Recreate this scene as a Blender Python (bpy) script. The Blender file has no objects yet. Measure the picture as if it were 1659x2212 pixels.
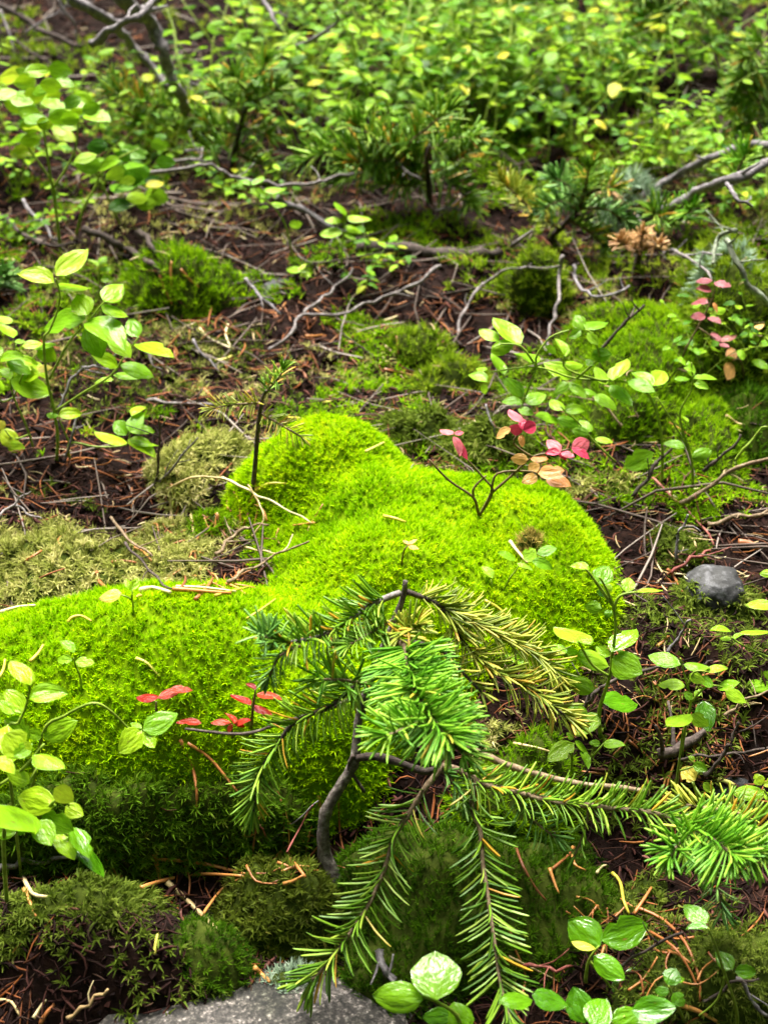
import bpy, math, random
import numpy as np
from mathutils import Matrix, Vector

random.seed(7)
rng = np.random.default_rng(11)
SC = bpy.context.scene
COL = SC.collection

# ------------------------------------------------------------------ camera
CAM_H, PITCH, FOC = 0.62, math.radians(34.0), 3210.0      # FOC in units of a 1659 px wide picture
PW, PH = 1659.0, 2212.0
cam_d = bpy.data.cameras.new("camera")
cam = bpy.data.objects.new("camera", cam_d)
COL.objects.link(cam)
cam.location = (0, 0, CAM_H)
cam.rotation_euler = (math.pi / 2 - PITCH, 0, 0)
cam_d.sensor_fit = 'HORIZONTAL'
cam_d.sensor_width = 36.0
cam_d.lens = 36.0 * FOC / PW
cam_d.clip_start, cam_d.clip_end = 0.02, 200.0
cam_d.dof.use_dof = True
cam_d.dof.focus_distance = 0.92
cam_d.dof.aperture_fstop = 13.0
SC.camera = cam

# ------------------------------------------------------------------ sky, light, exposure
SUN_EL, SUN_AZ = math.radians(60), math.radians(-14)     # azimuth from +Y, positive to +X
world = bpy.data.worlds.new("World")
SC.world = world
world.use_nodes = True
wn = world.node_tree
wn.nodes.clear()
sky = wn.nodes.new("ShaderNodeTexSky")
sky.sky_type = 'NISHITA'
sky.sun_disc = False
sky.sun_elevation = SUN_EL
sky.sun_rotation = SUN_AZ
sky.ozone_density = 0.6
sky.dust_density = 3.0
hs = wn.nodes.new("ShaderNodeHueSaturation")
hs.inputs['Saturation'].default_value = 0.15               # a clouded sky
bg = wn.nodes.new("ShaderNodeBackground")
bg.inputs['Strength'].default_value = 0.05
wo = wn.nodes.new("ShaderNodeOutputWorld")
wn.links.new(sky.outputs[0], hs.inputs['Color'])
wn.links.new(hs.outputs[0], bg.inputs['Color'])
wn.links.new(bg.outputs[0], wo.inputs[0])
sun_d = bpy.data.lights.new("sun", 'SUN')
sun_d.energy = 1.5
sun_d.angle = math.radians(36)
sun_d.color = (1.0, 0.95, 0.83)
sun = bpy.data.objects.new("sun", sun_d)
COL.objects.link(sun)
sdir = Vector((math.sin(SUN_AZ) * math.cos(SUN_EL), math.cos(SUN_AZ) * math.cos(SUN_EL), math.sin(SUN_EL)))
sun.rotation_euler = sdir.to_track_quat('Z', 'Y').to_euler()
SC.view_settings.view_transform = 'Standard'
SC.view_settings.look = 'None'
SC.view_settings.gamma = 1.0
SC.view_settings.use_curve_mapping = False
SC.view_settings.exposure = 3.6
SC.render.engine = 'CYCLES'
SC.cycles.use_denoising = True
SC.cycles.max_bounces = 6
SC.cycles.diffuse_bounces = 3
SC.cycles.glossy_bounces = 2
SC.cycles.transmission_bounces = 3
SC.cycles.caustics_reflective = False
SC.cycles.caustics_refractive = False

# ------------------------------------------------------------------ numpy noise
def _hash(ix, iy, seed):
    h = (ix.astype(np.int64) * 374761393 + iy.astype(np.int64) * 668265263 + seed * 1442695041) & 0x7fffffff
    h = ((h ^ (h >> 13)) * 1274126177) & 0x7fffffff
    return ((h ^ (h >> 16)) & 0xffff) / 65535.0

def vnoise(x, y, seed=0):
    x = np.asarray(x, float); y = np.asarray(y, float)
    ix = np.floor(x); iy = np.floor(y)
    fx = x - ix; fy = y - iy
    fx = fx * fx * (3 - 2 * fx); fy = fy * fy * (3 - 2 * fy)
    a = _hash(ix, iy, seed); b = _hash(ix + 1, iy, seed)
    c = _hash(ix, iy + 1, seed); d = _hash(ix + 1, iy + 1, seed)
    return (a + (b - a) * fx) * (1 - fy) + (c + (d - c) * fx) * fy

def fbm(x, y, oct=3, seed=0):
    v, a, s = 0.0, 0.5, 0.0
    for o in range(oct):
        v = v + a * vnoise(x * 2 ** o, y * 2 ** o, seed + o * 17)
        s += a; a *= 0.5
    return v / s - 0.5

def sstep(a, b, x):
    t = np.clip((x - a) / (b - a), 0, 1)
    return t * t * (3 - 2 * t)

# ------------------------------------------------------------------ pixels to directions and places
def ray(px, py):
    u = (px - PW / 2) / FOC; v = (PH / 2 - py) / FOC
    d = Vector((u, math.cos(PITCH) + v * math.sin(PITCH), -math.sin(PITCH) + v * math.cos(PITCH)))
    return d.normalized()

CAMP = Vector((0, 0, CAM_H))
def gp(px, py, z=0.0):
    d = ray(px, py)
    return CAMP + d * ((z - CAM_H) / d.z)

def at_y(px, py, y):
    d = ray(px, py)
    return CAMP + d * (y / d.y)

# crops of the photograph in which the coordinates below were read
CROP = {0: (0, 0, 1.0), 1: (0, 0, .5), 2: (829.5, 0, .5), 3: (0, 497.7, .5), 4: (829.5, 497.7, .5),
        5: (0, 1036.9, .5), 6: (829.5, 1036.9, .5), 7: (0, 1576, .5), 8: (829.5, 1576, .5)}
def cp(c, p):
    ox, oy, s = CROP[c]
    return (p[0] * s + ox, p[1] * s + oy)

# ------------------------------------------------------------------ the shape of the ground
BUMPS = []   # x, y, rx, ry, h
def bump(px, py, rx, ry, h, z=0.0):
    p = gp(px, py, z); BUMPS.append((p.x, p.y, rx, ry, h))
bump(330, 2080, .050, .035, .036, -.06)
bump(90, 2010, .070, .045, .042, -.05)
bump(1490, 1420, .045, .040, .020)
bump(1500, 2050, .090, .050, .030, -.06)
bump(900, 640, .20, .05, .015)
bump(160, 560, .12, .06, .020)
bump(1560, 640, .08, .10, .03)

def terrain(x, y):
    x = np.asarray(x, float); y = np.asarray(y, float)
    z = -0.075 * (1 - sstep(.58, .74, y + .05 * np.clip(x - .1, 0, .3)))
    z = z + .05 * np.clip(y - 1.0, 0, 3) 
    near = 1 - sstep(3.0, 6.0, np.hypot(x, y))
    z = z + near * (.038 * fbm(x * 5, y * 5, 3, 3) + .028 * fbm(x * 17, y * 17, 3, 5) + .006 * fbm(x * 70, y * 70, 2, 9))
    z = z + .25 * fbm(x * .35, y * .35, 3, 31) * sstep(2.5, 7, np.hypot(x, y))
    for bx, by, rx, ry, h in BUMPS:
        z = z + h * np.exp(-(((x - bx) / rx) ** 2 + ((y - by) / ry) ** 2))
    return z

# moss mounds: lists of lobes (x, y, rx, ry, z_top, z_base)
def lobe(px, py, rx, ry, zt, zb=-.05):
    p = gp(px, py, zt)
    if p.y > .86:                                    # farther back: heights count from the soil
        for _ in range(3):
            g = float(terrain(np.array([p.x]), np.array([p.y]))[0]); p = gp(px, py, zt + g)
        return (p.x, p.y, rx, ry, zt + g, zb + g)
    return (p.x, p.y, rx, ry, zt, zb)
def lobe_xy(x, y, rx, ry, zt, zb=-.09):
    return (x, y, rx, ry, zt, zb)

def mound_z(lobes, x, y, seed=0, k=.022):
    rough, wa = (.0065, .007) if seed == 100 else (.012, .020)
    x = np.asarray(x, float); y = np.asarray(y, float)
    wx = x + 2 * wa * fbm(x * 16, y * 16, 3, seed + 70); wy = y + 2 * wa * fbm(x * 16, y * 16, 3, seed + 90)
    z = np.full(x.shape, -1.0)
    for (cx, cy, rx, ry, zt, zb) in lobes:
        r = np.sqrt(((wx - cx) / rx) ** 2 + ((wy - cy) / ry) ** 2)
        d = np.clip(1 - r ** 2.0, 0, 1)
        zz = np.where(r < 1, zb + (zt - zb) * d ** .56, -1.0)
        h = np.clip(.5 + .5 * (z - zz) / k, 0, 1)
        z = np.where((z < -.9) | (zz < -.9), np.maximum(z, zz), zz * (1 - h) + z * h + k * h * (1 - h))
    z = z + np.where(z > -.9, rough * 2.6 * fbm(x * 21, y * 21, 2, seed + 3) + rough * 1.2 * fbm(x * 75, y * 75, 2, seed + 5), 0)
    return z

MAIN = [lobe_xy(.010, .865, .150, .140, .040, -.06), lobe_xy(-.046, .935, .092, .088, .064), lobe_xy(.070, .870, .120, .095, .047),
        lobe_xy(.108, .815, .080, .118, .047), lobe_xy(.020, .800, .130, .105, .057), lobe_xy(-.010, .880, .095, .085, .052),
        lobe_xy(-.135, .735, .200, .100, .052), lobe_xy(-.055, .715, .095, .080, .036), lobe_xy(-.045, .750, .08, .07, .034),
        lobe_xy(-.235, .720, .10, .085, .034)]
MOUNDS = [
    # name, label, lobes, material key, density, leaf length, spread
    dict(lobes=MAIN, label="large bright lime green moss cushion of several rounded lobes", mat='moss_lime', dens=180000, L=.0050, n=7, wd=.11),
    dict(lobes=[lobe(470, 1108, .036, .030, .020)], label="small darker green moss cushion tucked beside the slender fir seedling", mat='moss_green', dens=90000, L=.008, n=9),
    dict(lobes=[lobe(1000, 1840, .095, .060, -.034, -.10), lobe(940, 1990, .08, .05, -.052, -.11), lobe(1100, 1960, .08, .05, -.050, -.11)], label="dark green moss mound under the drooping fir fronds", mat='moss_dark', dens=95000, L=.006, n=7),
    dict(lobes=[lobe(1150, 1640, .060, .04, -.018, -.09)], label="green moss patch behind the bare grey fir stick", mat='moss_green', dens=95000, L=.006, n=8),
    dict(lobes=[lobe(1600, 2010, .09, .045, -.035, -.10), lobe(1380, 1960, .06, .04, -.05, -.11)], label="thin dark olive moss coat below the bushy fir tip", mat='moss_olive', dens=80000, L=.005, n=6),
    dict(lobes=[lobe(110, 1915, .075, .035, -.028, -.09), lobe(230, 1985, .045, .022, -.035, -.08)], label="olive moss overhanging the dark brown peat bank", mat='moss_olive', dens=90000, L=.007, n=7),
    dict(lobes=[lobe(560, 1910, .040, .026, -.046, -.10), lobe(630, 1940, .030, .03, -.050, -.11), lobe(610, 2010, .036, .026, -.062, -.11), lobe(530, 1985, .030, .026, -.060, -.11)], label="shaggy brown and green moss tuft beside the fir trunk foot", mat='moss_brown', dens=90000, L=.007, n=8),
    dict(lobes=[lobe(400, 2030, .045, .03, -.036, -.11), lobe(470, 2085, .035, .028, -.048, -.12)], label="fresh green moss clump at the edge of the granite stone", mat='moss_dark', dens=95000, L=.0055, n=7),
    dict(lobes=[lobe(1420, 700, .080, .11, .045), lobe(1340, 820, .065, .07, .035), lobe(1490, 880, .050, .10, .032), lobe(1290, 700, .05, .06, .03)], label="green moss mound behind the blueberry plant with round leaves", mat='moss_green', dens=75000, L=.0075, n=7),
    dict(lobes=[lobe(1145, 545, .040, .035, .045)], label="yellow green moss hummock at the end of the dark log", mat='moss_yellow', dens=40000, L=.009, n=7),
    dict(lobes=[lobe(390, 545, .060, .05, .030), lobe(310, 590, .05, .04, .010)], label="mottled green moss hummock beside the dark crooked root", mat='moss_green', dens=40000, L=.010, n=7),
    dict(lobes=[lobe(965, 790, .040, .035, .022), lobe(900, 720, .035, .04, .020)], label="loose feathery green moss tuft in the litter behind the cushion", mat='moss_yellow', dens=45000, L=.011, n=7),
    dict(lobes=[lobe(890, 900, .045, .03, .020), lobe(1010, 940, .05, .03, .018)], label="tangled dull green moss behind the red leaved blueberry", mat='moss_olive', dens=60000, L=.010, n=8),
    dict(lobes=[lobe(1600, 560, .05, .12, .05)], label="mossy hump beside the lichen covered branch", mat='moss_yellow', dens=35000, L=.010, n=7),
    dict(lobes=[lobe(140, 1225, .125, .075, .004, -.02), lobe(330, 1215, .07, .05, .004, -.02)], label="pale straw and green feather moss mat behind the lime cushion", mat='moss_pale', dens=80000, L=.008, n=8),
    dict(lobes=[lobe(440, 985, .05, .045, .014, -.02)], label="pale brown feather moss against the back lobe of the lime cushion", mat='moss_pale', dens=70000, L=.009, n=8),
    dict(lobes=[lobe(1540, 1290, .045, .04, .010), lobe(1440, 1160, .045, .05, .010)], label="scrubby olive moss around the small grey stone", mat='moss_olive', dens=60000, L=.008, n=7),
    dict(lobes=[lobe(1350, 1035, .07, .04, .012)], label="dull pale moss below the branching green blueberry", mat='moss_pale', dens=60000, L=.009, n=7),
    dict(lobes=[lobe(1640, 850, .05, .06, .03)], label="dark green moss hump beyond the mound with red leaves", mat='moss_dark', dens=50000, L=.009, n=7),
    dict(lobes=[lobe(1100, 1530, .040, .03, -.012, -.07)], label="dry tan moss patch beneath the yellowing fir branch", mat='moss_pale', dens=90000, L=.007, n=8),
]
_p = gp(1124, 1160, .052)
_z = float(mound_z(MAIN, np.array([_p.x]), np.array([_p.y]), 100)[0])
MOUNDS += [
    dict(lobes=[lobe(120, 1700, .085, .024, -.014, -.09), lobe(300, 1680, .075, .024, -.010, -.09), lobe(450, 1690, .065, .023, -.014, -.09), lobe(590, 1680, .055, .021, -.014, -.09)], label="older dark green moss skirt with shade in its colour below the front of the lime cushion", mat='moss_old_shade', dens=95000, L=.0075, n=8),  # browner old moss; its dark green also carries the shaded front face
    dict(lobes=[(_p.x, _p.y, .013, .013, _z + .006, _z - .02)], label="withered tan spot in the lime moss cushion", mat='moss_tan', dens=160000, L=.006, n=7),
    dict(lobes=[lobe(610, 2120, .024, .014, -.062, -.10)], label="grey green lichen crust at the back edge of the granite stone", mat='lichen', dens=90000, L=.006, n=8, cat='lichen', name='lichen_patch'),
    dict(lobes=[lobe(344, 1192, .007, .006, .018, -.02)], label="small upright scrap of pale blue green lichen", mat='lichen', dens=200000, L=.006, n=8, cat='lichen', name='lichen_patch'),
    dict(lobes=[lobe(1380, 395, .022, .022, .05, .0)], label="pale grey lichen clump behind the slanting grey branches", mat='lichen', dens=40000, L=.014, n=8, cat='lichen', name='lichen_patch'),
    dict(lobes=[lobe(1560, 530, .018, .022, .05, .0)], label="pale lichen clump beside the lichen covered branch", mat='lichen', dens=40000, L=.012, n=8, cat='lichen', name='lichen_patch'),
]
for i, m in enumerate(MOUNDS):
    m['seed'] = 100 + i * 13
    xs = [l[0] - l[2] for l in m['lobes']] + [l[0] + l[2] for l in m['lobes']]
    ys = [l[1] - l[3] for l in m['lobes']] + [l[1] + l[3] for l in m['lobes']]
    m['box'] = (min(xs) - .03, max(xs) + .03, min(ys) - .03, max(ys) + .03)

def surface(x, y):
    x = np.asarray(x, float); y = np.asarray(y, float)
    z = terrain(x, y)
    for m in MOUNDS:
        x0, x1, y0, y1 = m['box']
        k = (x > x0) & (x < x1) & (y > y0) & (y < y1)
        if k.any():
            zz = z[k]
            z[k] = np.maximum(zz, mound_z(m['lobes'], x[k], y[k], m['seed']))
    return z

def hit(px, py, lift=0.0):
    d = ray(px, py)
    t = np.arange(.40, 4.5, .003)
    X = d.x * t; Y = d.y * t; Z = CAM_H + d.z * t
    below = Z <= surface(X, Y) + lift
    i = int(np.argmax(below)) if below.any() else len(t) - 1
    return CAMP + d * float(t[i])

def surf_pt(x, y, lift=0.0):
    return Vector((x, y, float(surface(np.array([x]), np.array([y]))[0]) + lift))

# ------------------------------------------------------------------ materials
def new_mat(name):
    m = bpy.data.materials.new(name); m.use_nodes = True
    nt = m.node_tree
    nt.nodes.clear()
    return m, nt, nt.nodes, nt.links

def ramp_node(N, stops, interp='LINEAR'):
    r = N.new("ShaderNodeValToRGB")
    r.color_ramp.interpolation = interp
    e = r.color_ramp.elements
    while len(e) < len(stops): e.new(.5)
    for el, (p, c) in zip(e, stops):
        el.position = p; el.color = (*c, 1)
    return r

def mat_moss(name, cols, scale=55, trans=.45):
    m, nt, N, L = new_mat(name)
    tc = N.new("ShaderNodeTexCoord")
    n1 = N.new("ShaderNodeTexNoise"); n1.inputs['Scale'].default_value = scale; n1.inputs['Detail'].default_value = 3
    L.new(tc.outputs['Object'], n1.inputs['Vector'])
    at = N.new("ShaderNodeAttribute"); at.attribute_name = "rnd"
    mx = N.new("ShaderNodeMath"); mx.operation = 'MULTIPLY_ADD'; mx.inputs[1].default_value = .5
    L.new(at.outputs['Fac'], mx.inputs[0])
    m2 = N.new("ShaderNodeMath"); m2.operation = 'MULTIPLY'; m2.inputs[1].default_value = .55
    L.new(n1.outputs['Fac'], m2.inputs[0]); L.new(m2.outputs[0], mx.inputs[2])
    n2 = N.new("ShaderNodeTexNoise"); n2.inputs['Scale'].default_value = 11; n2.inputs['Detail'].default_value = 3
    L.new(tc.outputs['Object'], n2.inputs['Vector'])
    m3 = N.new("ShaderNodeMath"); m3.operation = 'MULTIPLY_ADD'; m3.inputs[1].default_value = .7; m3.inputs[2].default_value = -.35
    L.new(n2.outputs['Fac'], m3.inputs[0])
    m4 = N.new("ShaderNodeMath"); m4.operation = 'ADD'; L.new(mx.outputs[0], m4.inputs[0]); L.new(m3.outputs[0], m4.inputs[1])
    r = ramp_node(N, cols); L.new(m4.outputs[0], r.inputs[0])
    p = N.new("ShaderNodeBsdfPrincipled"); p.inputs['Roughness'].default_value = .55
    p.inputs['Specular IOR Level'].default_value = .05
    L.new(r.outputs[0], p.inputs['Base Color'])
    t = N.new("ShaderNodeBsdfTranslucent"); L.new(r.outputs[0], t.inputs['Color'])
    ms = N.new("ShaderNodeMixShader"); ms.inputs[0].default_value = trans
    L.new(p.outputs[0], ms.inputs[1]); L.new(t.outputs[0], ms.inputs[2])
    o = N.new("ShaderNodeOutputMaterial"); L.new(ms.outputs[0], o.inputs[0])
    return m

def mat_leaf(name, stops, rough=.38, trans=.42, attr=False, spec=.14, coat=.28):
    """stops: colours over a per-leaf random value"""
    m, nt, N, L = new_mat(name)
    oi = N.new("ShaderNodeObjectInfo")
    r = ramp_node(N, stops); L.new(oi.outputs['Random'], r.inputs[0])
    uv = N.new("ShaderNodeUVMap")
    sep = N.new("ShaderNodeSeparateXYZ"); L.new(uv.outputs[0], sep.inputs[0])
    # side veins: a stripe in (t - .45|s|)
    ab = N.new("ShaderNodeMath"); ab.operation = 'ABSOLUTE'; L.new(sep.outputs[1], ab.inputs[0])
    k1 = N.new("ShaderNodeMath"); k1.operation = 'MULTIPLY_ADD'; k1.inputs[1].default_value = -.32
    L.new(ab.outputs[0], k1.inputs[0]); L.new(sep.outputs[0], k1.inputs[2])
    k2 = N.new("ShaderNodeMath"); k2.operation = 'MULTIPLY'; k2.inputs[1].default_value = 44.0; L.new(k1.outputs[0], k2.inputs[0])
    k3 = N.new("ShaderNodeMath"); k3.operation = 'SINE'; L.new(k2.outputs[0], k3.inputs[0])
    vr = ramp_node(N, [(.80, (0, 0, 0)), (1.0, (1, 1, 1))]); L.new(k3.outputs[0], vr.inputs[0])
    mr = ramp_node(N, [(0.0, (1, 1, 1)), (.10, (0, 0, 0))]); L.new(ab.outputs[0], mr.inputs[0])
    vm = N.new("ShaderNodeMix"); vm.data_type = 'FLOAT'; vm.inputs[0].default_value = .5
    add = N.new("ShaderNodeMath"); add.operation = 'MAXIMUM'; L.new(vr.outputs[0], add.inputs[0]); L.new(mr.outputs[0], add.inputs[1])
    # blotches of colour
    tc = N.new("ShaderNodeTexCoord")
    no = N.new("ShaderNodeTexNoise"); no.noise_dimensions = '4D'; no.inputs['Scale'].default_value = 3.2; no.inputs['Detail'].default_value = 4
    L.new(uv.outputs[0], no.inputs['Vector'])
    w = N.new("ShaderNodeMath"); w.operation = 'MULTIPLY'; w.inputs[1].default_value = 37.0; L.new(oi.outputs['Random'], w.inputs[0]); L.new(w.outputs[0], no.inputs['W'])
    hsv = N.new("ShaderNodeHueSaturation")
    vv = N.new("ShaderNodeMapRange"); vv.inputs['From Min'].default_value = .25; vv.inputs['From Max'].default_value = .75
    vv.inputs['To Min'].default_value = .72; vv.inputs['To Max'].default_value = 1.28
    L.new(no.outputs['Fac'], vv.inputs['Value']); L.new(vv.outputs[0], hsv.inputs['Value']); L.new(r.outputs[0], hsv.inputs['Color'])
    cm = N.new("ShaderNodeMix"); cm.data_type = 'RGBA'; cm.blend_type = 'MULTIPLY'
    vf = N.new("ShaderNodeMath"); vf.operation = 'MULTIPLY'; vf.inputs[1].default_value = .12
    L.new(add.outputs[0], vf.inputs[0]); L.new(vf.outputs[0], cm.inputs[0])
    cm.inputs['B'].default_value = (1.2, 1.15, 1.25, 1)
    L.new(hsv.outputs[0], cm.inputs['A'])
    ns = N.new("ShaderNodeTexNoise"); ns.noise_dimensions = '4D'; ns.inputs['Scale'].default_value = 4.5; ns.inputs['Detail'].default_value = 3
    L.new(uv.outputs[0], ns.inputs['Vector']); L.new(w.outputs[0], ns.inputs['W'])
    sr = ramp_node(N, [(.68, (0, 0, 0)), (.74, (1, 1, 1))]); L.new(ns.outputs['Fac'], sr.inputs[0])
    cs = N.new("ShaderNodeMix"); cs.data_type = 'RGBA'; L.new(sr.outputs[0], cs.inputs[0]); L.new(cm.outputs['Result'], cs.inputs['A'])
    cs.inputs['B'].default_value = (.22, .13, .03, 1)
    cm = cs
    # wet film: fine bumps
    nb = N.new("ShaderNodeTexNoise"); nb.noise_dimensions = '4D'; nb.inputs['Scale'].default_value = 2.6; nb.inputs['Detail'].default_value = 3
    L.new(uv.outputs[0], nb.inputs['Vector']); L.new(w.outputs[0], nb.inputs['W'])
    hsum = N.new("ShaderNodeMath"); hsum.operation = 'MULTIPLY_ADD'; hsum.inputs[1].default_value = -.03
    L.new(add.outputs[0], hsum.inputs[0]); L.new(nb.outputs['Fac'], hsum.inputs[2])
    bp = N.new("ShaderNodeBump"); bp.inputs['Strength'].default_value = .35; bp.inputs['Distance'].default_value = .006
    L.new(hsum.outputs[0], bp.inputs['Height'])
    p = N.new("ShaderNodeBsdfPrincipled"); p.inputs['Roughness'].default_value = rough
    p.inputs['Specular IOR Level'].default_value = spec
    p.inputs['Coat Weight'].default_value = coat; p.inputs['Coat Roughness'].default_value = .05
    L.new(cm.outputs['Result'], p.inputs['Base Color']); L.new(bp.outputs[0], p.inputs['Normal']); L.new(bp.outputs[0], p.inputs['Coat Normal'])
    t = N.new("ShaderNodeBsdfTranslucent"); L.new(cm.outputs['Result'], t.inputs['Color'])
    ms = N.new("ShaderNodeMixShader"); ms.inputs[0].default_value = trans
    L.new(p.outputs[0], ms.inputs[1]); L.new(t.outputs[0], ms.inputs[2])
    o = N.new("ShaderNodeOutputMaterial"); L.new(ms.outputs[0], o.inputs[0])
    return m

def mat_needle(name, stops, rough=.45, trans=.25, attr=False):
    m, nt, N, L = new_mat(name)
    if attr:
        src = N.new("ShaderNodeAttribute"); src.attribute_name = "rnd"; out = src.outputs['Fac']
    else:
        src = N.new("ShaderNodeObjectInfo"); out = src.outputs['Random']
    r = ramp_node(N, stops); L.new(out, r.inputs[0])
    tc = N.new("ShaderNodeTexCoord")
    n1 = N.new("ShaderNodeTexNoise"); n1.inputs['Scale'].default_value = 250; L.new(tc.outputs['Object'], n1.inputs['Vector'])
    hv = N.new("ShaderNodeHueSaturation"); L.new(r.outputs[0], hv.inputs['Color'])
    mr = N.new("ShaderNodeMapRange"); mr.inputs['To Min'].default_value = .65; mr.inputs['To Max'].default_value = 1.35
    L.new(n1.outputs['Fac'], mr.inputs['Value']); L.new(mr.outputs[0], hv.inputs['Value'])
    p = N.new("ShaderNodeBsdfPrincipled"); p.inputs['Roughness'].default_value = rough
    p.inputs['Specular IOR Level'].default_value = .3; p.inputs['Coat Weight'].default_value = .08; p.inputs['Coat Roughness'].default_value = .15
    L.new(hv.outputs[0], p.inputs['Base Color'])
    t = N.new("ShaderNodeBsdfTranslucent"); L.new(hv.outputs[0], t.inputs['Color'])
    ms = N.new("ShaderNodeMixShader"); ms.inputs[0].default_value = trans
    L.new(p.outputs[0], ms.inputs[1]); L.new(t.outputs[0], ms.inputs[2])
    o = N.new("ShaderNodeOutputMaterial"); L.new(ms.outputs[0], o.inputs[0])
    return m

def mat_rough(name, stops, scale=60, detail=6, rough=.85, bump=.6, dist=.003, attr=False, spec=.25, stretch=None):
    m, nt, N, L = new_mat(name)
    tc = N.new("ShaderNodeTexCoord")
    n1 = N.new("ShaderNodeTexNoise"); n1.inputs['Scale'].default_value = scale; n1.inputs['Detail'].default_value = detail
    n1.inputs['Roughness'].default_value = .7
    L.new(tc.outputs['Object'], n1.inputs['Vector'])
    fac = n1.outputs['Fac']
    if attr:
        at = N.new("ShaderNodeAttribute"); at.attribute_name = "rnd"
        mm = N.new("ShaderNodeMath"); mm.operation = 'MULTIPLY_ADD'; mm.inputs[1].default_value = .7
        m3 = N.new("ShaderNodeMath"); m3.operation = 'MULTIPLY'; m3.inputs[1].default_value = .3
        L.new(n1.outputs['Fac'], m3.inputs[0]); L.new(at.outputs['Fac'], mm.inputs[0]); L.new(m3.outputs[0], mm.inputs[2])
        fac = mm.outputs[0]
    r = ramp_node(N, stops); L.new(fac, r.inputs[0])
    p = N.new("ShaderNodeBsdfPrincipled"); p.inputs['Roughness'].default_value = rough
    p.inputs['Specular IOR Level'].default_value = spec
    L.new(r.outputs[0], p.inputs['Base Color'])
    if bump:
        bp = N.new("ShaderNodeBump"); bp.inputs['Strength'].default_value = bump; bp.inputs['Distance'].default_value = dist
        L.new(n1.outputs['Fac'], bp.inputs['Height']); L.new(bp.outputs[0], p.inputs['Normal'])
    o = N.new("ShaderNodeOutputMaterial"); L.new(p.outputs[0], o.inputs[0])
    return m

M = {}
M['moss_lime'] = mat_moss('moss_lime', [(.10, (.09, .22, .0005)), (.36, (.22, .44, .0005)), (.68, (.38, .58, .001)), (.95, (.55, .62, .008))], 40, .34)
M['moss_green'] = mat_moss('moss_green', [(.15, (.05, .13, .002)), (.5, (.15, .30, .003)), (.8, (.27, .43, .005)), (.97, (.40, .45, .03))], 60)
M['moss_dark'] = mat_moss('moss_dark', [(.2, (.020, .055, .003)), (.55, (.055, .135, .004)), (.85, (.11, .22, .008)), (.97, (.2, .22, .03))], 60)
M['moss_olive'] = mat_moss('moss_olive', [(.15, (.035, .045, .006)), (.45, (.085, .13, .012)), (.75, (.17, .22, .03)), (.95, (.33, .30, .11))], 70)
M['moss_brown'] = mat_moss('moss_brown', [(.15, (.045, .035, .008)), (.4, (.06, .085, .008)), (.7, (.12, .16, .015)), (.92, (.32, .24, .06))], 70)
M['moss_yellow'] = mat_moss('moss_yellow', [(.15, (.05, .10, .004)), (.5, (.15, .25, .008)), (.8, (.28, .36, .02)), (.97, (.40, .36, .10))], 60)
M['moss_pale'] = mat_moss('moss_pale', [(.12, (.07, .085, .010)), (.38, (.21, .24, .04)), (.65, (.42, .41, .13)), (.95, (.66, .56, .30))], 80)
M['moss_tan'] = mat_moss('moss_tan', [(.15, (.14, .12, .02)), (.45, (.34, .27, .06)), (.75, (.52, .38, .12)), (.95, (.60, .46, .2))], 80)
M['moss_old_shade'] = mat_moss('moss_old_shade', [(.12, (.020, .045, .003)), (.42, (.055, .125, .004)), (.72, (.10, .19, .008)), (.95, (.19, .17, .03))], 70, .3)  # older moss colours, darkened to stand in for shade under the cushion front
M['moss_bed'] = mat_rough('moss_bed', [(.3, (.012, .020, .003)), (.7, (.045, .06, .008))], 90, rough=.95, spec=.03)
M['moss_bed_lime'] = mat_rough('moss_bed_lime', [(.3, (.06, .12, .001)), (.7, (.14, .23, .002))], 90, rough=.95, spec=.03)
M['soil'] = mat_rough('soil', [(.28, (.003, .002, .0015)), (.5, (.009, .004, .003)), (.68, (.022, .010, .007)), (.85, (.06, .032, .023))], 70, 8, .95, .9, .004, spec=.08)
M['crumb'] = mat_rough('crumb', [(.1, (.004, .002, .002)), (.5, (.016, .006, .005)), (.8, (.07, .026, .021)), (.97, (.28, .17, .14))], 120, 4, .85, .5, .001, attr=True, spec=.1)
M['litter'] = mat_rough('litter', [(.1, (.016, .006, .004)), (.4, (.07, .021, .008)), (.68, (.22, .065, .016)), (.9, (.42, .17, .05)), (1, (.52, .38, .18))], 160, 3, .6, .2, .0005, attr=True, spec=.15)
M['straw'] = mat_rough('straw', [(.1, (.20, .13, .06)), (.5, (.42, .31, .16)), (.95, (.66, .58, .36))], 200, 4, .6, .2, .0005, attr=True)
M['peat'] = mat_rough('peat', [(.1, (.010, .005, .003)), (.5, (.05, .024, .014)), (.95, (.15, .08, .05))], 200, 4, .8, .3, .0005, attr=True)
M['twigs'] = mat_rough('twigs', [(.1, (.03, .02, .016)), (.5, (.13, .095, .08)), (.95, (.36, .31, .28))], 200, 4, .75, .5, .001, attr=True)
M['flake'] = mat_rough('flake', [(.1, (.012, .004, .004)), (.45, (.05, .017, .014)), (.75, (.16, .06, .045)), (.97, (.40, .27, .21))], 200, 4, .8, .5, .001, attr=True, spec=.1)
M['bark_dark'] = mat_rough('bark_dark', [(.3, (.018, .013, .012)), (.55, (.06, .043, .038)), (.78, (.17, .13, .12))], 300, 6, .8, .8, .0012)
M['bark_trunk'] = mat_rough('bark_trunk', [(.3, (.02, .015, .013)), (.5, (.08, .065, .058)), (.72, (.26, .23, .21))], 260, 8, .8, .9, .0015)
M['bark_grey'] = mat_rough('bark_grey', [(.25, (.035, .030, .034)), (.5, (.13, .115, .125)), (.75, (.34, .31, .33))], 200, 6, .8, .8, .0012)
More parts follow.
